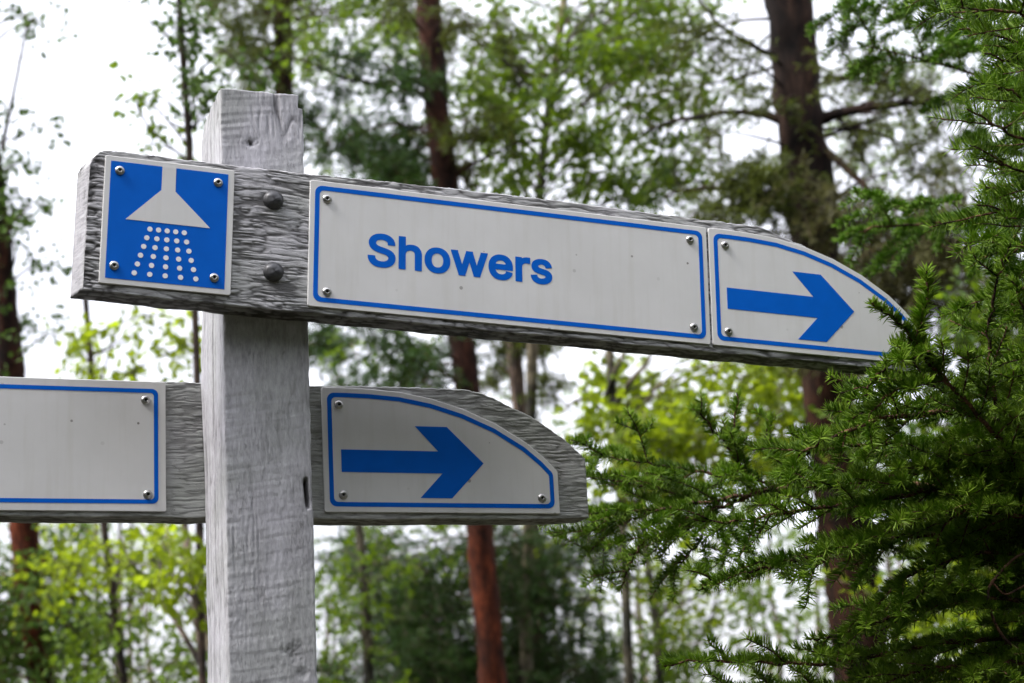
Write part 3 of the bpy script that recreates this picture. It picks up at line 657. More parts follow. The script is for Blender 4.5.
rng = np.random.default_rng(11)
sb = at(1215, 700, 3.0); spruce = empty('spruce_tree', (sb[0], sb[1], GZ))
tag(spruce, 'near dark green spruce whose needled boughs cover the tip of the upper board', 'spruce')
tp = np.array([(0, 0, z) for z in np.linspace(0, 7.5, 60)]) + np.stack([.04*np.sin(np.linspace(0, 5, 60)), .03*np.cos(np.linspace(0, 6, 60)), np.zeros(60)], -1)
link('trunk', mesh_from('trunk', [(*tube(tp, np.linspace(.085, .02, 60), 16, .18, 2), 0)]), M['spruce_bark'], spruce)
def B(L, **kw):
    P = local(spruce, pix(L)); z = P[0][2]+.04; k = np.argmin(abs(tp[:, 2]-z))
    return bough(spruce, rng, P, root=(tp[k][0], tp[k][1], z) if L[0][0] >= 1110 else None, **kw)
# the bough whose tip crosses the arrow sign
B([(1150, 520, 2.55), (1060, 480, 2.36), (1000, 440, 2.26), (950, 384, 2.21), (916, 343, 2.19)], r0=.007, shoot=.085, spacing=.018, main_from=.5, taper=.7)
B([(918, 346, 2.19), (906, 330, 2.185), (893, 317, 2.18), (869, 303, 2.17)], r0=.0024, shoots=False, main_from=.0, needle=.015, dens_=3200, width=.0016)
B([(960, 395, 2.22), (919, 348, 2.19), (924, 312, 2.185), (927, 274, 2.18)], r0=.003, shoots=False, main_from=.36, needle=.0205, dens_=3600, width=.0017)
B([(930, 360, 2.2), (905, 358, 2.18), (880, 372, 2.17), (866, 392, 2.165)], r0=.0022, shoot=.05, spacing=.02, main_from=.05)
B([(945, 380, 2.21), (915, 384, 2.19), (885, 398, 2.18), (862, 424, 2.17)], r0=.0022, shoot=.06, spacing=.02, main_from=.05)
B([(1020, 430, 2.27), (996, 400, 2.25), (988, 345, 2.24), (992, 305, 2.235), (1002, 262, 2.22), (1028, 215, 2.2)], r0=.004, shoot=.05, spacing=.03, main_from=.4, taper=.5, needle=.015, dens_=1900)
# shelves under the sign tip
B([(1180, 500, 2.65), (1060, 440, 2.42), (960, 414, 2.33), (880, 420, 2.28), (815, 446, 2.25), (778, 474, 2.24)], r0=.007, shoot=.12, spacing=.018, main_from=.25)
B([(1180, 470, 2.7), (1050, 420, 2.48), (960, 392, 2.40), (890, 380, 2.36), (845, 398, 2.34)], r0=.006, shoot=.10, spacing=.018, main_from=.25)
B([(1180, 520, 2.75), (1060, 470, 2.6), (950, 445, 2.52), (860, 445, 2.46), (800, 452, 2.44), (768, 440, 2.43)], r0=.006, shoot=.11, spacing=.02)
B([(1180, 540, 2.6), (1040, 500, 2.4), (950, 490, 2.32), (880, 500, 2.29), (800, 510, 2.27), (735, 522, 2.27), (693, 520, 2.27)], r0=.006, shoot=.11, spacing=.019)
B([(1180, 560, 2.75), (1040, 540, 2.5), (940, 535, 2.42), (860, 545, 2.38), (780, 565, 2.36), (716, 580, 2.36), (698, 590, 2.36)], r0=.006, shoot=.11, spacing=.02, droop=.3)
# the long limb behind, reaching left towards the lower arrow
B([(1200, 540, 2.95), (1060, 505, 2.85), (930, 487, 2.8), (815, 486, 2.78), (735, 497, 2.76), (665, 508, 2.76), (600, 513, 2.78), (560, 505, 2.80)], r0=.008, shoot=.13, spacing=.026, main_from=.55, taper=.45)
B([(760, 493, 2.77), (700, 514, 2.74), (655, 533, 2.73), (632, 560, 2.73), (620, 590, 2.74)], r0=.0045, shoot=.10, spacing=.03, main_from=.35)
B([(780, 490, 2.77), (742, 468, 2.75), (735, 440, 2.75), (738, 392, 2.76)], r0=.003, shoot=.05, spacing=.035, main_from=.3, needle=.016, dens_=1900)
B([(745, 470, 2.75), (722, 440, 2.74), (702, 414, 2.74), (690, 408, 2.74)], r0=.0025, shoot=.04, spacing=.04, main_from=.3, dens_=1900)
B([(800, 480, 2.72), (775, 458, 2.70), (766, 438, 2.70), (776, 418, 2.70)], r0=.0025, shoot=.04, spacing=.04, main_from=.3, dens_=1900)
B([(745, 480, 2.8), (690, 470, 2.82), (640, 462, 2.84), (592, 455, 2.86)], r0=.0035, shoot=.07, spacing=.03, main_from=.1, taper=.4)
B([(700, 500, 2.8), (650, 488, 2.84), (606, 478, 2.86), (580, 474, 2.88)], r0=.003, shoot=.07, spacing=.03, main_from=.1, taper=.4)
B([(665, 508, 2.82), (628, 522, 2.84), (602, 540, 2.86), (582, 560, 2.88)], r0=.003, shoot=.07, spacing=.026, main_from=.1, droop=.15, taper=.4)
B([(720, 500, 2.78), (705, 530, 2.74), (690, 555, 2.72), (670, 570, 2.72)], r0=.003, shoot=.09, spacing=.022, main_from=.2, droop=.3)
# lower boughs
B([(1180, 660, 2.6), (1030, 640, 2.4), (930, 645, 2.32), (850, 660, 2.28), (780, 664, 2.26), (710, 660, 2.25), (662, 667, 2.24)], r0=.0055, shoot=.075, spacing=.022, main_from=.3, droop=.1)
B([(1180, 700, 2.6), (1000, 690, 2.42), (880, 690, 2.35), (800, 688, 2.32), (730, 690, 2.30), (690, 694, 2.30)], r0=.0055, shoot=.10, spacing=.024)
B([(1180, 620, 2.75), (1040, 590, 2.55), (950, 590, 2.48), (890, 605, 2.45), (852, 640, 2.43)], r0=.005, shoot=.11, spacing=.026, droop=.2)
B([(1160, 600, 2.5), (1050, 560, 2.36), (970, 555, 2.3), (905, 580, 2.27), (862, 622, 2.25)], r0=.005, shoot=.10, spacing=.022, droop=.25)
B([(1170, 640, 2.9), (1060, 630, 2.8), (980, 640, 2.75), (910, 655, 2.72), (850, 690, 2.7)], r0=.005, shoot=.11, spacing=.03, droop=.2)
B([(1120, 480, 2.45), (1050, 470, 2.35), (1000, 490, 2.3), (950, 520, 2.28), (930, 560, 2.27)], r0=.004, shoot=.10, spacing=.022, droop=.25)
B([(1120, 440, 2.6), (1060, 400, 2.5), (1010, 385, 2.46), (960, 400, 2.44)], r0=.004, shoot=.10, spacing=.02)
B([(1140, 420, 2.45), (1080, 370, 2.35), (1035, 330, 2.3), (1012, 280, 2.28)], r0=.004, shoot=.09, spacing=.024)
B([(1150, 560, 2.45), (1040, 520, 2.34), (960, 512, 2.29), (890, 530, 2.26), (830, 556, 2.25), (800, 580, 2.25)], r0=.005, shoot=.11, spacing=.019)
B([(1150, 640, 2.5), (1040, 606, 2.38), (960, 600, 2.33), (890, 618, 2.30), (836, 636, 2.29), (806, 640, 2.29)], r0=.005, shoot=.11, spacing=.02)
B([(1150, 520, 2.5), (1040, 478, 2.4), (960, 470, 2.35), (890, 476, 2.32), (822, 490, 2.31)], r0=.005, shoot=.10, spacing=.02)
B([(1160, 700, 2.45), (1060, 668, 2.35), (980, 664, 2.3), (920, 672, 2.28), (868, 690, 2.27)], r0=.005, shoot=.11, spacing=.021)
# bristly long-needled ends at the right edge and the top
for L in ([(1140, 200, 2.2), (1060, 158, 2.08), (1015, 136, 2.04), (968, 108, 2.02)], [(1140, 235, 2.22), (1060, 188, 2.12), (1018, 170, 2.08), (978, 158, 2.06)],
          [(1140, 280, 2.2), (1060, 236, 2.1), (1020, 214, 2.07), (975, 204, 2.05)], [(1130, 120, 2.3), (1060, 112, 2.2), (1020, 96, 2.16), (990, 84, 2.15)],
          [(1150, 60, 2.3), (1060, 24, 2.2), (1005, 12, 2.17), (955, 6, 2.15)], [(1150, 90, 2.4), (1060, 60, 2.3), (1010, 40, 2.27), (960, 30, 2.26)]):
    B(L, r0=.004, shoot=.075, spacing=.03, main_from=.1, needle=.024, dens_=1300, sub=False, taper=.5, width=.0013)
for L in ([(1150, 150, 2.5), (1070, 110, 2.42), (1025, 70, 2.4), (985, 54, 2.4)], [(1150, 230, 2.55), (1070, 200, 2.45), (1030, 190, 2.42), (985, 186, 2.42)], [(1150, 300, 2.5), (1080, 262, 2.42), (1035, 248, 2.4), (984, 246, 2.4)],
          [(1150, 340, 2.55), (1080, 306, 2.45), (1030, 286, 2.42), (1000, 300, 2.42)], [(1150, 30, 2.6), (1070, -6, 2.5), (1010, -16, 2.48), (930, -14, 2.48)]):
    B(L, r0=.004, shoot=.10, spacing=.024, main_from=.1, needle=.021, dens_=1400, taper=.4, droop=.25)
# softer boughs further back on the right
for L, s in (([(1160, 210, 3.9), (1040, 215, 3.7), (950, 222, 3.6), (880, 226, 3.55), (845, 236, 3.55)], .20), ([(1160, 100, 4.1), (1020, 84, 4.0), (930, 62, 3.95), (860, 44, 3.95)], .22),
             ([(1160, 40, 4.2), (1010, 10, 4.1), (900, -4, 4.1), (820, -10, 4.1)], .22),
             ([(1160, 170, 4.3), (1060, 165, 4.2), (1000, 150, 4.15), (960, 140, 4.15)], .16),
             ([(1160, 140, 3.4), (1080, 90, 3.3), (1040, 60, 3.3), (1000, 50, 3.3)], .18)):
    B(L, r0=.007, shoot=s, spacing=.04, main_from=.2, needle=.020, dens_=1300, width=.0022, mat='needle_soft', droop=.35, taper=.5)
# bare brown twig that loops at the right edge
lp = pix([(1080, 555, 2.3), (1040, 553, 2.28), (1018, 556, 2.27), (998, 575, 2.265), (988, 592, 2.26), (993, 618, 2.26), (1006, 640, 2.265), (1026, 652, 2.27), (1070, 664, 2.29)])
lq = pix([(993, 583, 2.262), (1005, 594, 2.262), (1020, 588, 2.265), (1050, 572, 2.28)])
link('bare_twig', mesh_from('bare_twig', [(*tube(smooth_path(local(spruce, lp), 6), .0018, 7, .2, 1), 0), (*tube(smooth_path(local(spruce, lq), 6), .0013, 6, .2, 2), 0)]), M['twig'], spruce)
# the rest of the tree outside the picture: simpler boughs all round the trunk
for i in range(16):
    a = rng.uniform(-2.4, 1.3) if i < 11 else rng.uniform(-3.1, 3.1); z = rng.uniform(.4, 1.3) if i < 11 else rng.uniform(3.8, 6.2); ln = .95*(1-z/9)*rng.uniform(.7, 1)
    d = np.array([math.cos(a), math.sin(a), 0]); t = np.linspace(0, 1, 5)[:, None]
    bough(spruce, rng, np.array([0, 0, z])+d*ln*t+np.array([0, 0, .12])*np.sin(t*2.2)-np.array([0, 0, .35])*t*t*ln, r0=.009, shoot=.22, spacing=.05, dens_=380, width=.0024, needle=.019, droop=.3, main_from=.3, sub=False)

# ================================================================== the wood behind
def clumps_in(rng, box, depth, spread, n, edge=0.0):
    x0, y0, x1, y1 = box
    return [at(rng.uniform(x0, x1), rng.uniform(y0, y1), depth+rng.uniform(-spread, spread)) for _ in range(n)]

def clump(rng, c, rad, kind, size, n, lv, tw):
    """twigs round a centre, each with its leaves or needle blades"""
    n = n*(1.8 if kind == 'leaf' else 2.6); nt = max(3, int(n/ (9 if kind == 'leaf' else 38)))
    for i in range(nt):
        d = unit(rng.normal(0, 1, 3)*np.array([1, 1, .75])); ln = rad*rng.uniform(.6, 1.25)
        st = c + rng.normal(0, .22, 3)*rad
        k = 4; t = np.linspace(0, 1, k)[:, None]
        P = st + d*ln*t + np.array([0, 0, -.22*ln])*t*t
        tw.append((*tube(P, np.linspace(.0028, .0012, k)*(1 if kind == 'leaf' else 1.3), 3), 1))
        if kind == 'leaf':
            m = 9; ts = rng.uniform(.1, 1, m); pos, tan, _ = along(P, ts); pos = pos + rng.normal(0, size*.6, (m, 3))
            V, F, q = leaves(rng, pos, tan, size)
        else:
            m = 38; ts = rng.uniform(.05, 1, m); pos, tan, _ = along(P, ts)
            ax = unit(tan*.8 + unit(rng.normal(0, 1, (m, 3)))); w = unit(np.cross(ax, rng.normal(0, 1, (m, 3))))
            s = (size*rng.uniform(.7, 1.2, m))[:, None]; hw = s*.085
            V = np.stack([pos, pos+ax*s*.4+w*hw, pos+ax*s, pos+ax*s*.4-w*hw], 1).reshape(-1, 3); q = 4
            F = np.arange(m)[:, None]*4+np.arange(4)[None]
        base = rng.uniform(.1, .75)
        lv.append((V, F, np.repeat(np.clip(base+rng.normal(0, .2, m), 0, 1), q)))

def tree(name, label, cat, seed, trunk, r, bark, specs=(), bare=(), group=None, sides=14, rough=.16, limb_r=.011, foot=True):
    """trunk: [(px,py,depth)...] top to bottom inside the picture, continued straight down to the soil and up;
    specs: (box, n clumps, clump radius, leaves per clump, kind, leaf size, material, depth spread)"""
    rg = np.random.default_rng(seed)
    P = pix(trunk); P = P[::-1]                                  # now from below upwards
    low = P[0]; d = unit(P[1]-P[0]); d[2] = max(d[2], .9)
    base = low - d*(low[2]/d[2]); base[2] = -.02
    P = np.vstack([base, P]); top = P[-1]
    S = smooth_path(P, 9); root = empty(name, (base[0], base[1], 0)); tag(root, label, cat, group or {'pine': 'pines standing in the wood behind the sign', 'aspen': 'leafy aspens in the wood behind the sign'}.get(cat))
    S = S - np.array([base[0], base[1], 0]); h = np.linspace(0, 1, len(S))
    rad = np.interp(h, [0, .06, 1], [r[0]*1.5, r[0]*1.1, r[1]])
    # resample densely for the bark
    ts = np.linspace(0, 1, 90); Sd, _, _ = along(S, ts); Sd = Sd + np.stack([fbm(ts*6, ts*0, seed, 3)-.47, fbm(ts*6, ts*0+5, seed, 3)-.47, ts*0], -1)*r[1]*.9
    link('trunk', mesh_from('trunk', [(*tube(Sd, np.interp(ts, h, rad), sides, rough, seed % 7), 0)]), M[bark], root)
    off = np.array([base[0], base[1], 0])
    bark2 = bark
    def trunk_point(z):
        i = np.argmin(abs(Sd[:, 2]-z)); return Sd[i]
    for L, rr in bare:
        Q = smooth_path(pix(L)-off, 6); Q = Q + rg.normal(0, .006, Q.shape)*np.linspace(0, 1, len(Q))[:, None]
        blocks = [(*tube(Q, np.linspace(rr, rr*.35, len(Q)), 7, .2, 3), 0)]
        for k in range(5):                                       # dead side twigs
            p, tan, _ = along(Q, [rg.uniform(.25, .95)]); dd = unit(tan[0]+rg.normal(0, .7, 3)); ln = rg.uniform(.12, .4)
            W = p[0]+dd*ln*np.linspace(0, 1, 5)[:, None]+rg.normal(0, .012, (5, 3)); W[0] = p[0]
            blocks.append((*tube(W, np.linspace(rr*.3, .002, 5), 4), 0))
        link('limb', mesh_from('limb', blocks), M[bark2], root)
    lv = []; tw = []
    for box, n, cr, per, kind, size, mat, dsp in specs:
        lv = []; tw = []
        for c in clumps_in(rg, box, trunk[0][2], dsp, n):
            c = c-off; clump(rg, c, cr, kind, size, per, lv, tw)
            z = c[2] - (.25*abs(c[0]) if kind == 'leaf' else -.05*abs(c[0])) - .1
            a = trunk_point(z); mid = (a+c)/2 + np.array([0, 0, .06])+rg.normal(0, .04, 3)
            Q = smooth_path([a, mid, c], 5)
            link('limb', mesh_from('limb', [(*tube(Q, np.linspace(limb_r, .003, len(Q)), 5, .2, 1), 0)]), M[bark2], root)
        blocks = [(V, F, 0) for V, F, t in lv]; tone = [t for V, F, t in lv]
        for V, F, mi in tw: blocks.append((V, F, 1)); tone.append(np.full(len(V), .3))
        link('crown', mesh_from('crown', blocks, np.concatenate(tone), smooth=False), [M[mat], M[bark2]], root)
    return root

# dark pine behind the arrow tip
tree('pine_tree', 'thick dark-barked pine rising behind the curved tip of the upper sign, with bare dead limbs', 'pine', 21,
     [(772, -120, 9), (784, 0, 9), (796, 120, 9), (814, 240, 9), (828, 390, 9), (845, 520, 9), (858, 690, 9)], (.135, .105), 'pine_dark',
     [((690, 172, 790, 222), 7, .22, 420, 'fir', .045, 'fir_olive', .5), ((850, 60, 965, 190), 8, .26, 420, 'fir', .045, 'fir_olive', .8),
      ((820, 205, 965, 330), 16, .30, 520, 'fir', .05, 'lichen', .9), ((680, 0, 780, 130), 9, .22, 190, 'fir', .04, 'fir_olive', .5), ((790, 190, 850, 400), 4, .14, 200, 'fir', .04, 'lichen', .2)],
     bare=[([(806, 124, 9), (850, 111, 8.9), (900, 104, 8.8), (945, 98, 8.7)], .032), ([(812, 140, 9), (848, 170, 8.8), (872, 196, 8.7), (886, 222, 8.7)], .024),
           ([(800, 128, 9), (745, 112, 9), (690, 118, 9), (640, 132, 9.1)], .020), ([(806, 224, 9), (755, 196, 9), (705, 188, 9), (665, 196, 9)], .022),
           ([(800, 60, 9), (760, 50, 9.2), (715, 20, 9.3), (690, -20, 9.3)], .016), ([(818, 205, 9), (848, 192, 8.9), (880, 205, 8.8)], .012)], rough=.22, sides=18)
# red pine behind the word
tree('pine_tree', 'reddish-barked pine seen above and below the long Showers panel, orange low on its trunk', 'pine', 22,
     [(422, -120, 11), (431, 0, 11), (447, 180, 11), (466, 370, 11), (480, 530, 11), (494, 700, 11)], (.080, .074), 'pine_red',
     [((345, 60, 432, 190), 12, .24, 460, 'fir', .05, 'fir_dark', .6), ((330, 325, 460, 395), 8, .24, 420, 'fir', .05, 'fir_dark', .6), ((440, 30, 520, 170), 4, .2, 220, 'fir', .045, 'fir_olive', .6),
      ((385, 0, 470, 70), 4, .2, 260, 'fir', .045, 'fir_olive', .6), ((425, 120, 470, 190), 3, .14, 200, 'fir', .04, 'lichen', .3)],
     bare=[([(440, 100, 11), (400, 86, 10.8), (350, 80, 10.7), (300, 60, 10.6)], .018), ([(446, 180, 11), (500, 150, 11), (540, 140, 11)], .014)], rough=.2, sides=16)
# pine above the post
tree('pine_tree', 'slim reddish pine rising directly behind the top of the post', 'pine', 23,
     [(277, -120, 14), (281, 0, 14), (283, 95, 14), (286, 300, 14), (290, 700, 14)], (.085, .070), 'pine_red',
     [((200, -30, 300, 60), 10, .26, 420, 'fir', .055, 'fir_olive', .6), ((290, 70, 370, 200), 9, .26, 380, 'fir', .055, 'fir_dark', .6), ((215, 50, 300, 110), 5, .20, 240, 'fir', .05, 'fir_olive', .3), ((300, -20, 420, 70), 7, .26, 300, 'fir', .05, 'fir_olive', .6), ((310, 320, 360, 390), 4, .25, 360, 'fir', .055, 'fir_dark', .5)],
     bare=[([(283, 80, 14), (250, 40, 13.9), (215, 20, 13.8)], .016)], rough=.2)
# dark sapling stem
tree('sapling', 'thin dark bare stem standing in the bright gap left of the post', 'sapling', 24,
     [(174, -100, 8), (180, 0, 8), (184, 60, 8), (190, 150, 8), (194, 300, 8), (197, 400, 8), (203, 690, 8)], (.020, .0135), 'dark_twig',
     [((172, -10, 255, 110), 9, .14, 40, 'leaf', .035, 'leaf_dark', .2), ((120, 60, 185, 150), 4, .10, 12, 'leaf', .04, 'leaf_mid', .2)],
     bare=[([(186, 50, 8), (160, 30, 8), (140, 10, 8), (120, -10, 8)], .007), ([(188, 120, 8), (165, 100, 8), (150, 88, 8)], .005)], limb_r=.006)
# pine at the left edge
tree('pine_tree', 'dark reddish pine at the left edge, its trunk crossing behind the blank panel', 'pine', 25,
     [(-50, -60, 11), (-30, 60, 11), (-5, 200, 11), (9, 330, 11), (27, 530, 11), (42, 700, 11)], (.085, .078), 'pine_red',
     [((-40, 110, 42, 200), 7, .16, 30, 'leaf', .045, 'leaf_dark', .4), ((-30, 200, 52, 375), 10, .18, 34, 'leaf', .045, 'leaf_dark', .4), ((-60, 560, 92, 720), 26, .30, 90, 'leaf', .05, 'leaf_dark', .8), ((-40, -40, 70, 40), 7, .16, 20, 'leaf', .045, 'leaf_dark', .4)],
     bare=[([(2, 150, 11), (20, 60, 10.9), (30, 20, 10.8)], .012), ([(24, 520, 11), (48, 570, 10.9), (66, 580, 10.8)], .02)], rough=.2)
# slender stem bottom left
tree('aspen_tree', 'slender dark stem below the blank panel with yellow-green leaves round it', 'aspen', 26,
     [(85, 280, 10), (94, 400, 10), (104, 520, 10), (114, 600, 10), (127, 700, 10)], (.028, .016), 'dark_twig',
     [((50, 310, 195, 378), 9, .22, 30, 'leaf', .05, 'leaf_bright', .7), ((40, 525, 200, 600), 10, .22, 44, 'leaf', .045, 'leaf_bright', .8), ((60, 590, 205, 700), 12, .22, 50, 'leaf', .045, 'leaf_mid', .8)], limb_r=.006)
# pale birch stems beside the post
tree('birch_tree', 'pale pinkish birch stem leaning behind the left side of the post', 'birch', 27,
     [(178, 470, 8), (185, 520, 8), (193, 580, 8), (200, 640, 8), (206, 720, 8)], (.026, .012), 'pale_bark',
     [((130, 525, 205, 600), 7, .16, 36, 'leaf', .05, 'leaf_bright', .4)],
     bare=[([(203, 668, 8), (175, 620, 8), (150, 585, 8), (128, 560, 8)], .014), ([(196, 600, 8), (170, 575, 8), (152, 560, 8)], .012)], limb_r=.005)
# tall aspen behind the long panel
tree('aspen_tree', 'slim grey aspen with airy mid-green leaves filling the sky above the long Showers panel', 'aspen', 28,
     [(578, -120, 12), (566, -20, 12), (556, 60, 12), (546, 130, 12), (538, 220, 12), (532, 400, 12), (526, 700, 12)], (.050, .022), 'grey_bark',
     [((475, -40, 670, 60), 26, .24, 70, 'leaf', .05, 'leaf_mid', 1.0), ((470, 50, 670, 195), 34, .24, 76, 'leaf', .05, 'leaf_mid', 1.0), ((640, -20, 780, 170), 14, .24, 40, 'leaf', .045, 'leaf_mid', 1.0),
      ((300, -30, 430, 70), 14, .22, 50, 'leaf', .045, 'leaf_mid', .8), ((640, 150, 700, 210), 5, .2, 50, 'leaf', .05, 'leaf_dark', .6)],
     bare=[([(550, 110, 12), (580, 60, 12), (610, 20, 12), (630, -20, 12)], .013), ([(546, 140, 12), (520, 90, 12), (505, 40, 12)], .012)], limb_r=.008)
# bright aspen under the sign
tree('aspen_tree', 'sunny yellow-green aspen in the gap between the two arrow boards', 'aspen', 29,
     [(606, 300, 9.5), (611, 380, 9.5), (618, 460, 9.5), (624, 560, 9.5), (630, 700, 9.5)], (.032, .018), 'grey_bark',
     [((585, 370, 700, 460), 16, .20, 56, 'leaf', .055, 'leaf_bright', .7), ((680, 350, 860, 470), 22, .22, 60, 'leaf', .055, 'leaf_bright', .9), ((600, 440, 700, 500), 6, .2, 50, 'leaf', .055, 'leaf_bright', .6)],
     bare=[([(612, 410, 9.5), (632, 380, 9.4), (655, 350, 9.4), (672, 320, 9.4)], .016), ([(608, 420, 9.5), (590, 400, 9.4), (575, 402, 9.3), (560, 415, 9.3)], .012), ([(606, 395, 9.5), (620, 360, 9.4), (640, 330, 9.4)], .014)], limb_r=.006)
# aspens low on the right
tree('aspen_tree', 'pale leafy aspen low behind the near spruce, white sky between its leaves', 'aspen', 30,
     [(640, 480, 13), (648, 560, 13), (656, 620, 13), (662, 700, 13)], (.040, .022), 'grey_bark',
     [((560, 520, 700, 620), 12, .26, 44, 'leaf', .055, 'leaf_bright', .9), ((580, 600, 760, 700), 16, .28, 46, 'leaf', .055, 'leaf_mid', .9), ((700, 520, 860, 640), 7, .26, 34, 'leaf', .055, 'leaf_mid', .9)],
     bare=[([(656, 620, 13), (700, 570, 13), (720, 540, 13)], .014), ([(660, 680, 13), (700, 640, 13), (716, 600, 13), (720, 560, 13)], .014)], limb_r=.007)
# young dark spruce under the lower arrow
tree('spruce_tree', 'dark young spruce below the lower arrow board, out of focus', 'spruce', 31,
     [(508, 290, 12.5), (513, 350, 12.5), (520, 420, 12.5), (532, 540, 12.5), (540, 700, 12.5)], (.08, .045), 'spruce_bark',
     [((330, 540, 470, 700), 26, .34, 620, 'fir', .055, 'fir_dark', .8), ((500, 530, 610, 700), 20, .34, 560, 'fir', .055, 'fir_dark', .8), ((490, 325, 560, 395), 7, .20, 420, 'fir', .05, 'fir_olive', .5), ((440, 560, 540, 700), 8, .3, 460, 'fir', .055, 'fir_dark', .8)],
     bare=[([(536, 620, 12.5), (570, 600, 12.4), (600, 600, 12.3)], .014)])
# leafy shrub-like aspen right of the post
tree('aspen_tree', 'leafy green aspen close to the right side of the post, below the lower arrow board', 'aspen', 32,
     [(352, 400, 11.5), (356, 480, 11.5), (362, 560, 11.5), (370, 700, 11.5)], (.045, .020), 'grey_bark',
     [((312, 525, 420, 600), 6, .20, 40, 'leaf', .045, 'leaf_mid', .6), ((312, 590, 420, 700), 7, .20, 44, 'leaf', .045, 'leaf_mid', .6), ((405, 525, 480, 560), 3, .2, 40, 'leaf', .045, 'leaf_mid', .5), ((318, 330, 420, 390), 5, .2, 34, 'leaf', .05, 'leaf_mid', .6)], limb_r=.006)
# aspen backing the spruce at the far right
tree('aspen_tree', 'yellow-green leafy aspen showing through the near spruce at the right edge', 'aspen', 33,
     [(1010, 200, 8.5), (1006, 330, 8.5), (1002, 480, 8.5), (1000, 700, 8.5)], (.05, .028), 'grey_bark',
     [((930, 250, 1080, 420), 14, .24, 64, 'leaf', .055, 'leaf_mid', .7), ((860, 420, 1060, 560), 22, .24, 66, 'leaf', .055, 'leaf_mid', .8), ((900, 550, 1060, 700), 20, .24, 66, 'leaf', .055, 'leaf_bright', .8)], limb_r=.006)

# far wood: reads as one mass of leaves with sky between
def far_wood():
    rg = np.random.default_rng(77); lv = []; tw = []
    spots = [((-40, 520, 1060, 720), 150, 46), ((-40, 380, 200, 540), 26, 34), ((300, 320, 900, 520), 60, 34), ((190, 0, 480, 200), 44, 26), ((460, 0, 780, 200), 34, 24), ((820, 0, 1040, 330), 40, 34), ((-900, 400, -40, 720), 90, 50), ((1060, 400, 1950, 720), 90, 50), ((-900, 60, -100, 420), 60, 34), ((1100, 60, 1950, 420), 60, 34)]
    for box, n, per in spots:
        for c in clumps_in(rg, box, 27, 6, n): clump(rg, c, rg.uniform(.35, .7), 'leaf', .085, per, lv, tw)
    for k in range(110):                                           # stems down to the ground
        c = at(rg.uniform(-60, 1080) if k < 60 else rg.choice([rg.uniform(-900, -60), rg.uniform(1060, 1950)]), rg.uniform(480, 620), rg.uniform(22, 33)); b = np.array([c[0]+rg.normal(0, .15), c[1], 0])
        t = np.linspace(0, 1, 8)[:, None]; tw.append((*tube(b*(1-t)+c*t+rg.normal(0, .03, (8, 3)), np.linspace(.07, .02, 8), 6), 1))
    blocks = [(V, F, 0) for V, F, t in lv]; tone = [t for V, F, t in lv]
    for V, F, mi in tw: blocks.append((V, F, 1)); tone.append(np.full(len(V), .3))
    o = link('far_wood', mesh_from('far_wood', blocks, np.concatenate(tone), smooth=False), [M['leaf_mid'], M['grey_bark']])
    tag(o, 'hazy green mass of distant leafy wood behind all the trees', 'wood', kind='stuff')
far_wood()

def add_shade_wood():
    """unseen wood added behind the camera to cut the sky light on the sign"""
    rg = np.random.default_rng(99); lv = []; tw = []
    for k in range(520):  # added leaf wall, blocks the low sky from the sign
        a = R(rg.uniform(95, 305)); d = rg.uniform(6, 10); z = rg.uniform(.3, 8.2)
        c = np.array([.3+d*math.sin(a), -1.5+d*math.cos(a), z])
        clump(rg, c, rg.uniform(.6, 1.0), 'leaf', .24, 90, lv, tw)
    for k in range(40):
        a = R(rg.uniform(100, 300)); d = rg.uniform(6, 10); t = np.linspace(0, 1, 10)[:, None]
        c = np.array([.3+d*math.sin(a), -1.5+d*math.cos(a), 0.0])
        tw.append((*tube(c+t*np.array([0, 0, 9.0])+rg.normal(0, .03, (10, 3)), np.linspace(.13, .03, 10), 8), 1))
    blocks = [(V, F, 0) for V, F, t in lv]; tone = [t for V, F, t in lv]
    for V, F, mi in tw: blocks.append((V, F, 1)); tone.append(np.full(len(V), .3))
    o = link('shade_wood', mesh_from('shade_wood', blocks, np.concatenate(tone), smooth=False), [M['leaf_dark'], M['grey_bark']])
    tag(o, 'unseen dark leafy wood added behind the camera to dim the light on the signpost', 'wood', kind='stuff')
add_shade_wood()

# ================================================================== ground, sky, light
def ground():
    n = 60; a = np.linspace(-90, 90, n); X, Y = np.meshgrid(a, a, indexing='ij'); Z = .25*(fbm(X*.12+50, Y*.12+50, 3, 3)-.47)*np.clip(np.hypot(X-.2, Y)/6-.5, 0, 1)-.0
    V = np.stack([X, Y, Z], -1).reshape(-1, 3); i, j = np.meshgrid(np.arange(n-1), np.arange(n-1), indexing='ij')
    F = np.stack([i*n+j, (i+1)*n+j, (i+1)*n+j+1, i*n+j+1], -1).reshape(-1, 4)
    m, nt, out = new_mat('forest_floor'); L = nt.links
    v = coords(nt, (1, 1, 1)); nz = nd(nt, 'ShaderNodeTexNoise', Scale=2.2, Detail=8.0, Roughness=.7); L.new(v, nz.inputs['Vector'])
    c = ramp(nt, [(.3, (.025, .02, .013)), (.5, (.045, .04, .022)), (.7, (.03, .045, .015))]); L.new(nz.outputs['Fac'], c.inputs['Fac'])
    b = nd(nt, 'ShaderNodeBsdfPrincipled', Roughness=.95); L.new(c.outputs['Color'], b.inputs['Base Color']); L.new(b.outputs[0], out.inputs['Surface'])
    o = link('ground', mesh_from('ground', [(V, F, 0)]), m); o['kind'] = 'structure'
ground()

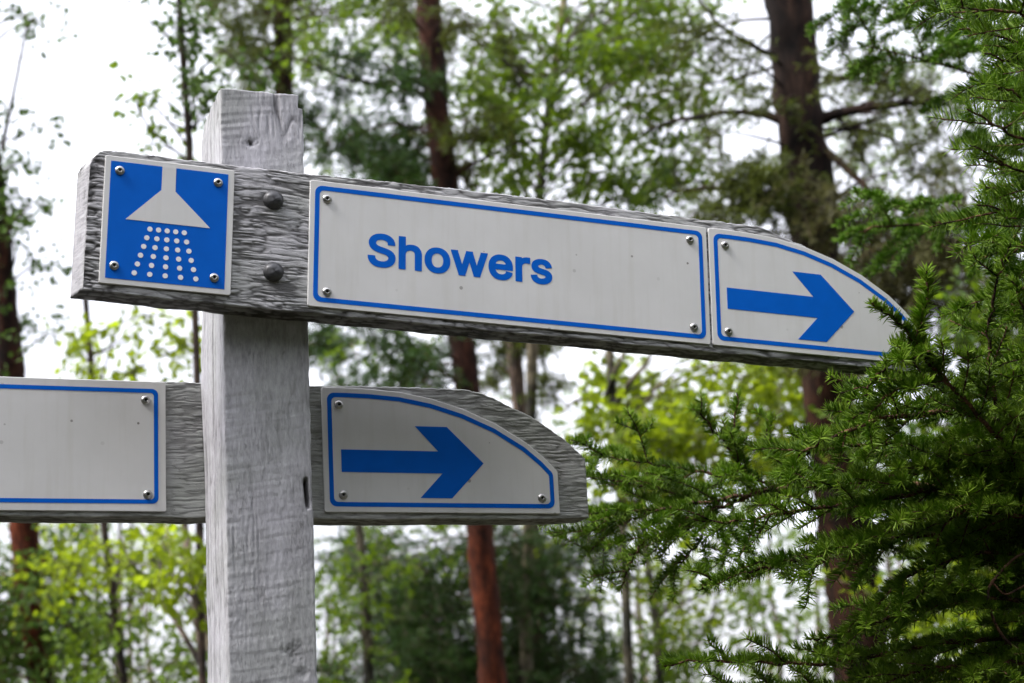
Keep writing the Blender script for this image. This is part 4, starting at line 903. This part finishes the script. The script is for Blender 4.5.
SUN_EL, SUN_AZ = R(52), R(-97)      # azimuth measured from +y (away from the camera) towards +x
sd = Vector((math.sin(SUN_AZ)*math.cos(SUN_EL), math.cos(SUN_AZ)*math.cos(SUN_EL), math.sin(SUN_EL)))
ld = bpy.data.lights.new('sun', 'SUN'); ld.energy = 2.2; ld.angle = R(16); ld.color = (1, .96, .9)
lo = bpy.data.objects.new('sun', ld); COL.objects.link(lo); lo.rotation_euler = sd.to_track_quat('Z', 'Y').to_euler(); lo.location = (-3, 0, 8)

w = bpy.data.worlds.new('World'); scene.world = w; w.use_nodes = True; nt = w.node_tree
for n in list(nt.nodes): nt.nodes.remove(n)
out = nt.nodes.new('ShaderNodeOutputWorld'); bg = nt.nodes.new('ShaderNodeBackground'); sky = nt.nodes.new('ShaderNodeTexSky')
sky.sky_type = 'NISHITA'; sky.sun_disc = False; sky.sun_elevation = SUN_EL; sky.sun_rotation = SUN_AZ; sky.dust_density = 1.5; sky.air_density = 1.0
hs = nt.nodes.new('ShaderNodeHueSaturation'); hs.inputs['Saturation'].default_value = .16
tcw = nt.nodes.new('ShaderNodeTexCoord'); nw = nt.nodes.new('ShaderNodeTexNoise'); nw.inputs['Scale'].default_value = 2.6; nw.inputs['Detail'].default_value = 5
cw = ramp(nt, [(.3, (.84, .835, .88)), (.65, (1.08, 1.07, 1.10))])
nt.links.new(tcw.outputs['Generated'], nw.inputs['Vector']); nt.links.new(nw.outputs['Fac'], cw.inputs['Fac'])
mw = nt.nodes.new('ShaderNodeMix'); mw.data_type = 'RGBA'; mw.blend_type = 'MULTIPLY'; mw.inputs[0].default_value = 1
nt.links.new(sky.outputs[0], hs.inputs['Color']); nt.links.new(hs.outputs[0], mw.inputs[6]); nt.links.new(cw.outputs['Color'], mw.inputs[7])
sx = nt.nodes.new('ShaderNodeSeparateXYZ'); nt.links.new(tcw.outputs['Generated'], sx.inputs[0])
ov = ramp(nt, [(.0, (.62, .61, .63)), (.12, (.74, .735, .76)), (.45, (1.7, 1.7, 1.7)), (1, (3.2, 3.2, 3.2))]); nt.links.new(sx.outputs[2], ov.inputs['Fac'])   # an overcast sky is brightest overhead
mo = nt.nodes.new('ShaderNodeMix'); mo.data_type = 'RGBA'; mo.blend_type = 'MULTIPLY'; mo.inputs[0].default_value = 1
nt.links.new(mw.outputs[2], mo.inputs[6]); nt.links.new(ov.outputs['Color'], mo.inputs[7])
nt.links.new(mo.outputs[2], bg.inputs['Color']); bg.inputs['Strength'].default_value = .15
nt.links.new(bg.outputs[0], out.inputs['Surface'])

vs = scene.view_settings; vs.view_transform = 'Standard'; vs.look = 'None'; vs.exposure = 1.28; vs.gamma = 1; vs.use_curve_mapping = False
scene.render.engine = 'CYCLES'; scene.cycles.use_denoising = True; scene.cycles.max_bounces = 8; scene.cycles.diffuse_bounces = 3; scene.cycles.glossy_bounces = 2
scene.cycles.transmission_bounces = 4; scene.cycles.use_adaptive_sampling = True; scene.cycles.adaptive_threshold = .02
